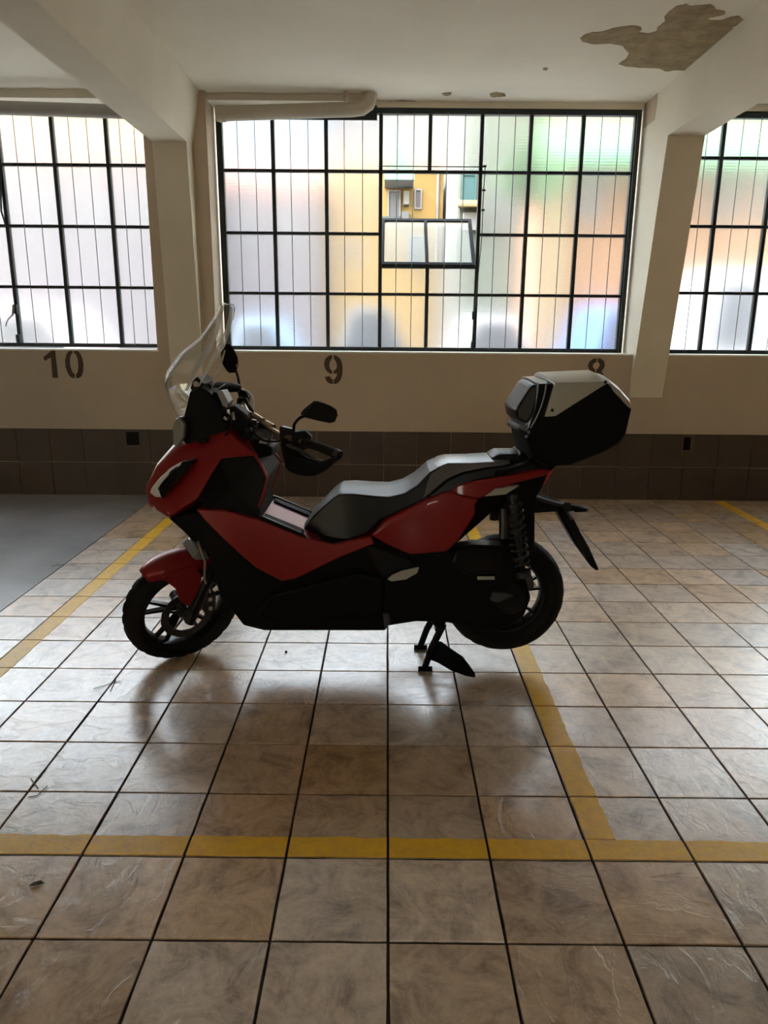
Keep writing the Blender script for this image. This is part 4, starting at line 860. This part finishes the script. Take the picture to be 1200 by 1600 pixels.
h = house('courtyard_house', 880, 1290, 30, 13.0, 6, M['org'], 'orange house with a long green awning at the right')
x0, x1, zt = xa(850, 12.9, 200), xa(1290, 12.9, 200), za(190, 12.9)
mb = MB(); mb.prism([(x0, 13, zt), (x0, 11.8, zt-.55), (x0, 11.8, zt-.72), (x0, 12.98, zt-.3)], (x1-x0, 0, 0)); mb.build('awning', M['awn'], h, smooth=0)
for px in (905, 1010, 1120, 1190): opening(h, px, px+34, 275, 345, 13.0, M['wht'], M['gry'])
c_ = bx('cream_column', (xa(858, 12.5), 12.5, GZ), (xa(882, 12.5), 12.8, za(265, 12.5)), M['crm'], bevel=.02); tag(c_, 'sunlit cream column left of the orange house', 'column')
h = house('courtyard_house', 346, 500, 285, 15.0, 6, M['lav'], 'long low lilac house left of the yellow house')
for px in (375, 440): opening(h, px, px+22, 330, 380, 15.0, M['wht'], M['gry'])
h = house('courtyard_house', -170, 318, 235, 14.0, 6, M['lav'], 'long lilac house outside the left window')
for px in (-90, -20, 60, 140, 215, 285): opening(h, px, px+24, 300, 360, 14.0, M['wht'], M['gry'])
h = house('distant_house', -90, 300, 60, 23.0, 6, M['crm'], 'tall cream block added to cover the sky behind the left lilac house')  # added block, keeps the bright sky out of the left panes
# garden wall at the far edge of the yard and a tree
bx('garden_wall', (-12, 12.2, GZ), (xa(850, 12.2), 12.35, GZ+.7), M['wht']); tag(bpy.data.objects['garden_wall'], 'low white garden wall across the yard', 'wall')
def tree(px, Y, zt, r, label):
    rnd = random.Random(int(px)); x = xa(px, Y); t = empty('tree', (x, Y, GZ)); tag(t, label, 'tree')
    MB().tube([(x, Y, GZ-.02), (x+.05, Y, zt*.5), (x, Y, zt-r*.5)], [.12,.09,.05], 8).build('trunk', M['roofm'], t)
    mb = MB()
    for k in range(240):
        d = Vector((rnd.gauss(0,1), rnd.gauss(0,1), rnd.gauss(0,1))).normalized()*r*rnd.uniform(.5,1); c = Vector((x, Y, zt))+Vector((d.x, d.y, d.z*.8))
        u = Vector((rnd.gauss(0,1), rnd.gauss(0,1), rnd.gauss(0,1))).normalized()*.22; v = u.orthogonal().normalized()*.14
        mb.add([c-u, c+v, c+u, c-v], [(0,1,2,3)])
    o = mb.build('foliage', M['leaf'], t, smooth=0); o['kind'] = 'stuff'
house('distant_house', 322, 505, 60, 23.0, 6, M['blu'], 'tall pale blue block added to cover the sky behind the lilac house')  # added block in sky colour, stands in for the brighter sky
tree(826, 11.6, 3.7, .42, 'small leafy tree beside the cream column')
# parked vehicles
def car(px0, px1, Y, hgt, paint, label, name='car', van=False):
    x0, x1 = xa(px0, Y, 520), xa(px1, Y, 520); L_ = x1-x0; r = empty(name, ((x0+x1)/2, Y, GZ)); tag(r, label, 'van' if van else 'car')
    wd = 1.65; y0 = Y-wd/2
    prof = [(0,.22),(0,.62),(.02,.70),(.06,.95),(.10,hgt),(.90,hgt),(.98,.9),(1,.6),(1,.22)] if van else [(0,.25),(.0,.62),(.03,.78),(.22,.88),(.36,hgt),(.74,hgt),(.93,.92),(1,.8),(1,.25)]
    P_ = [(x0+u*L_, y0, GZ+z) for u, z in prof]
    MB().prism(P_, (0, wd, 0)).build('body', paint, r, smooth=25, bevel=.05)
    gl = [(.12,1.0),(.15,hgt-.12),(.40,hgt-.12),(.40,1.0)] if van else [(.29,.92),(.38,hgt-.08),(.72,hgt-.08),(.86,.94)]
    for yy in (y0-.006, y0+wd-.004): MB().prism([(x0+u*L_, yy, GZ+z) for u, z in gl], (0, .01, 0)).build('side_window', M['wglass'], r, smooth=0)
    for u in (.18, .80):
        for yy in (y0-.01, y0+wd-.17):
            MB().lathe([(.10,0),(.29,0),(.31,.04),(.31,.14),(.29,.18),(.10,.18)], (x0+u*L_, yy, GZ+.31), (0,1,0), 20).build('wheel', M['rubber'], r)
    MB().box((x0-.01, y0+.1, GZ+.62), (x0+.02, y0+.35, GZ+.74)).build('tail_lamp', M['redlens'], r, smooth=0)
    MB().box((x1-.02, y0+.1, GZ+.6), (x1+.01, y0+.35, GZ+.72)).build('head_lamp', M['wht'], r, smooth=0)
car(500, 645, 10.4, 1.50, mat('grey_car_paint', (.035,.045,.055), .55), 'dark grey hatchback parked outside the middle window')
car(350, 472, 10.2, 1.35, mat('light_blue_car_paint', (.12,.19,.28), .55), 'light blue car parked outside the middle window')
car(672, 830, 10.0, 1.40, mat('silver_car_paint', (.20,.20,.22), .55), 'silver car parked right of the grey hatchback')
car(868, 1010, 10.6, 1.55, mat('blue_car_paint', (.03,.09,.28), .55), 'blue car parked outside behind the right pillar')
car(1040, 1290, 10.8, 2.0, mat('white_van_paint', (.24,.25,.27), .55), 'white van parked outside the right window', 'van', True)
car(-60, 170, 10.8, 1.45, mat('pearl_car_paint', (.24,.21,.21), .55), 'pale pink beige car parked outside the left window')
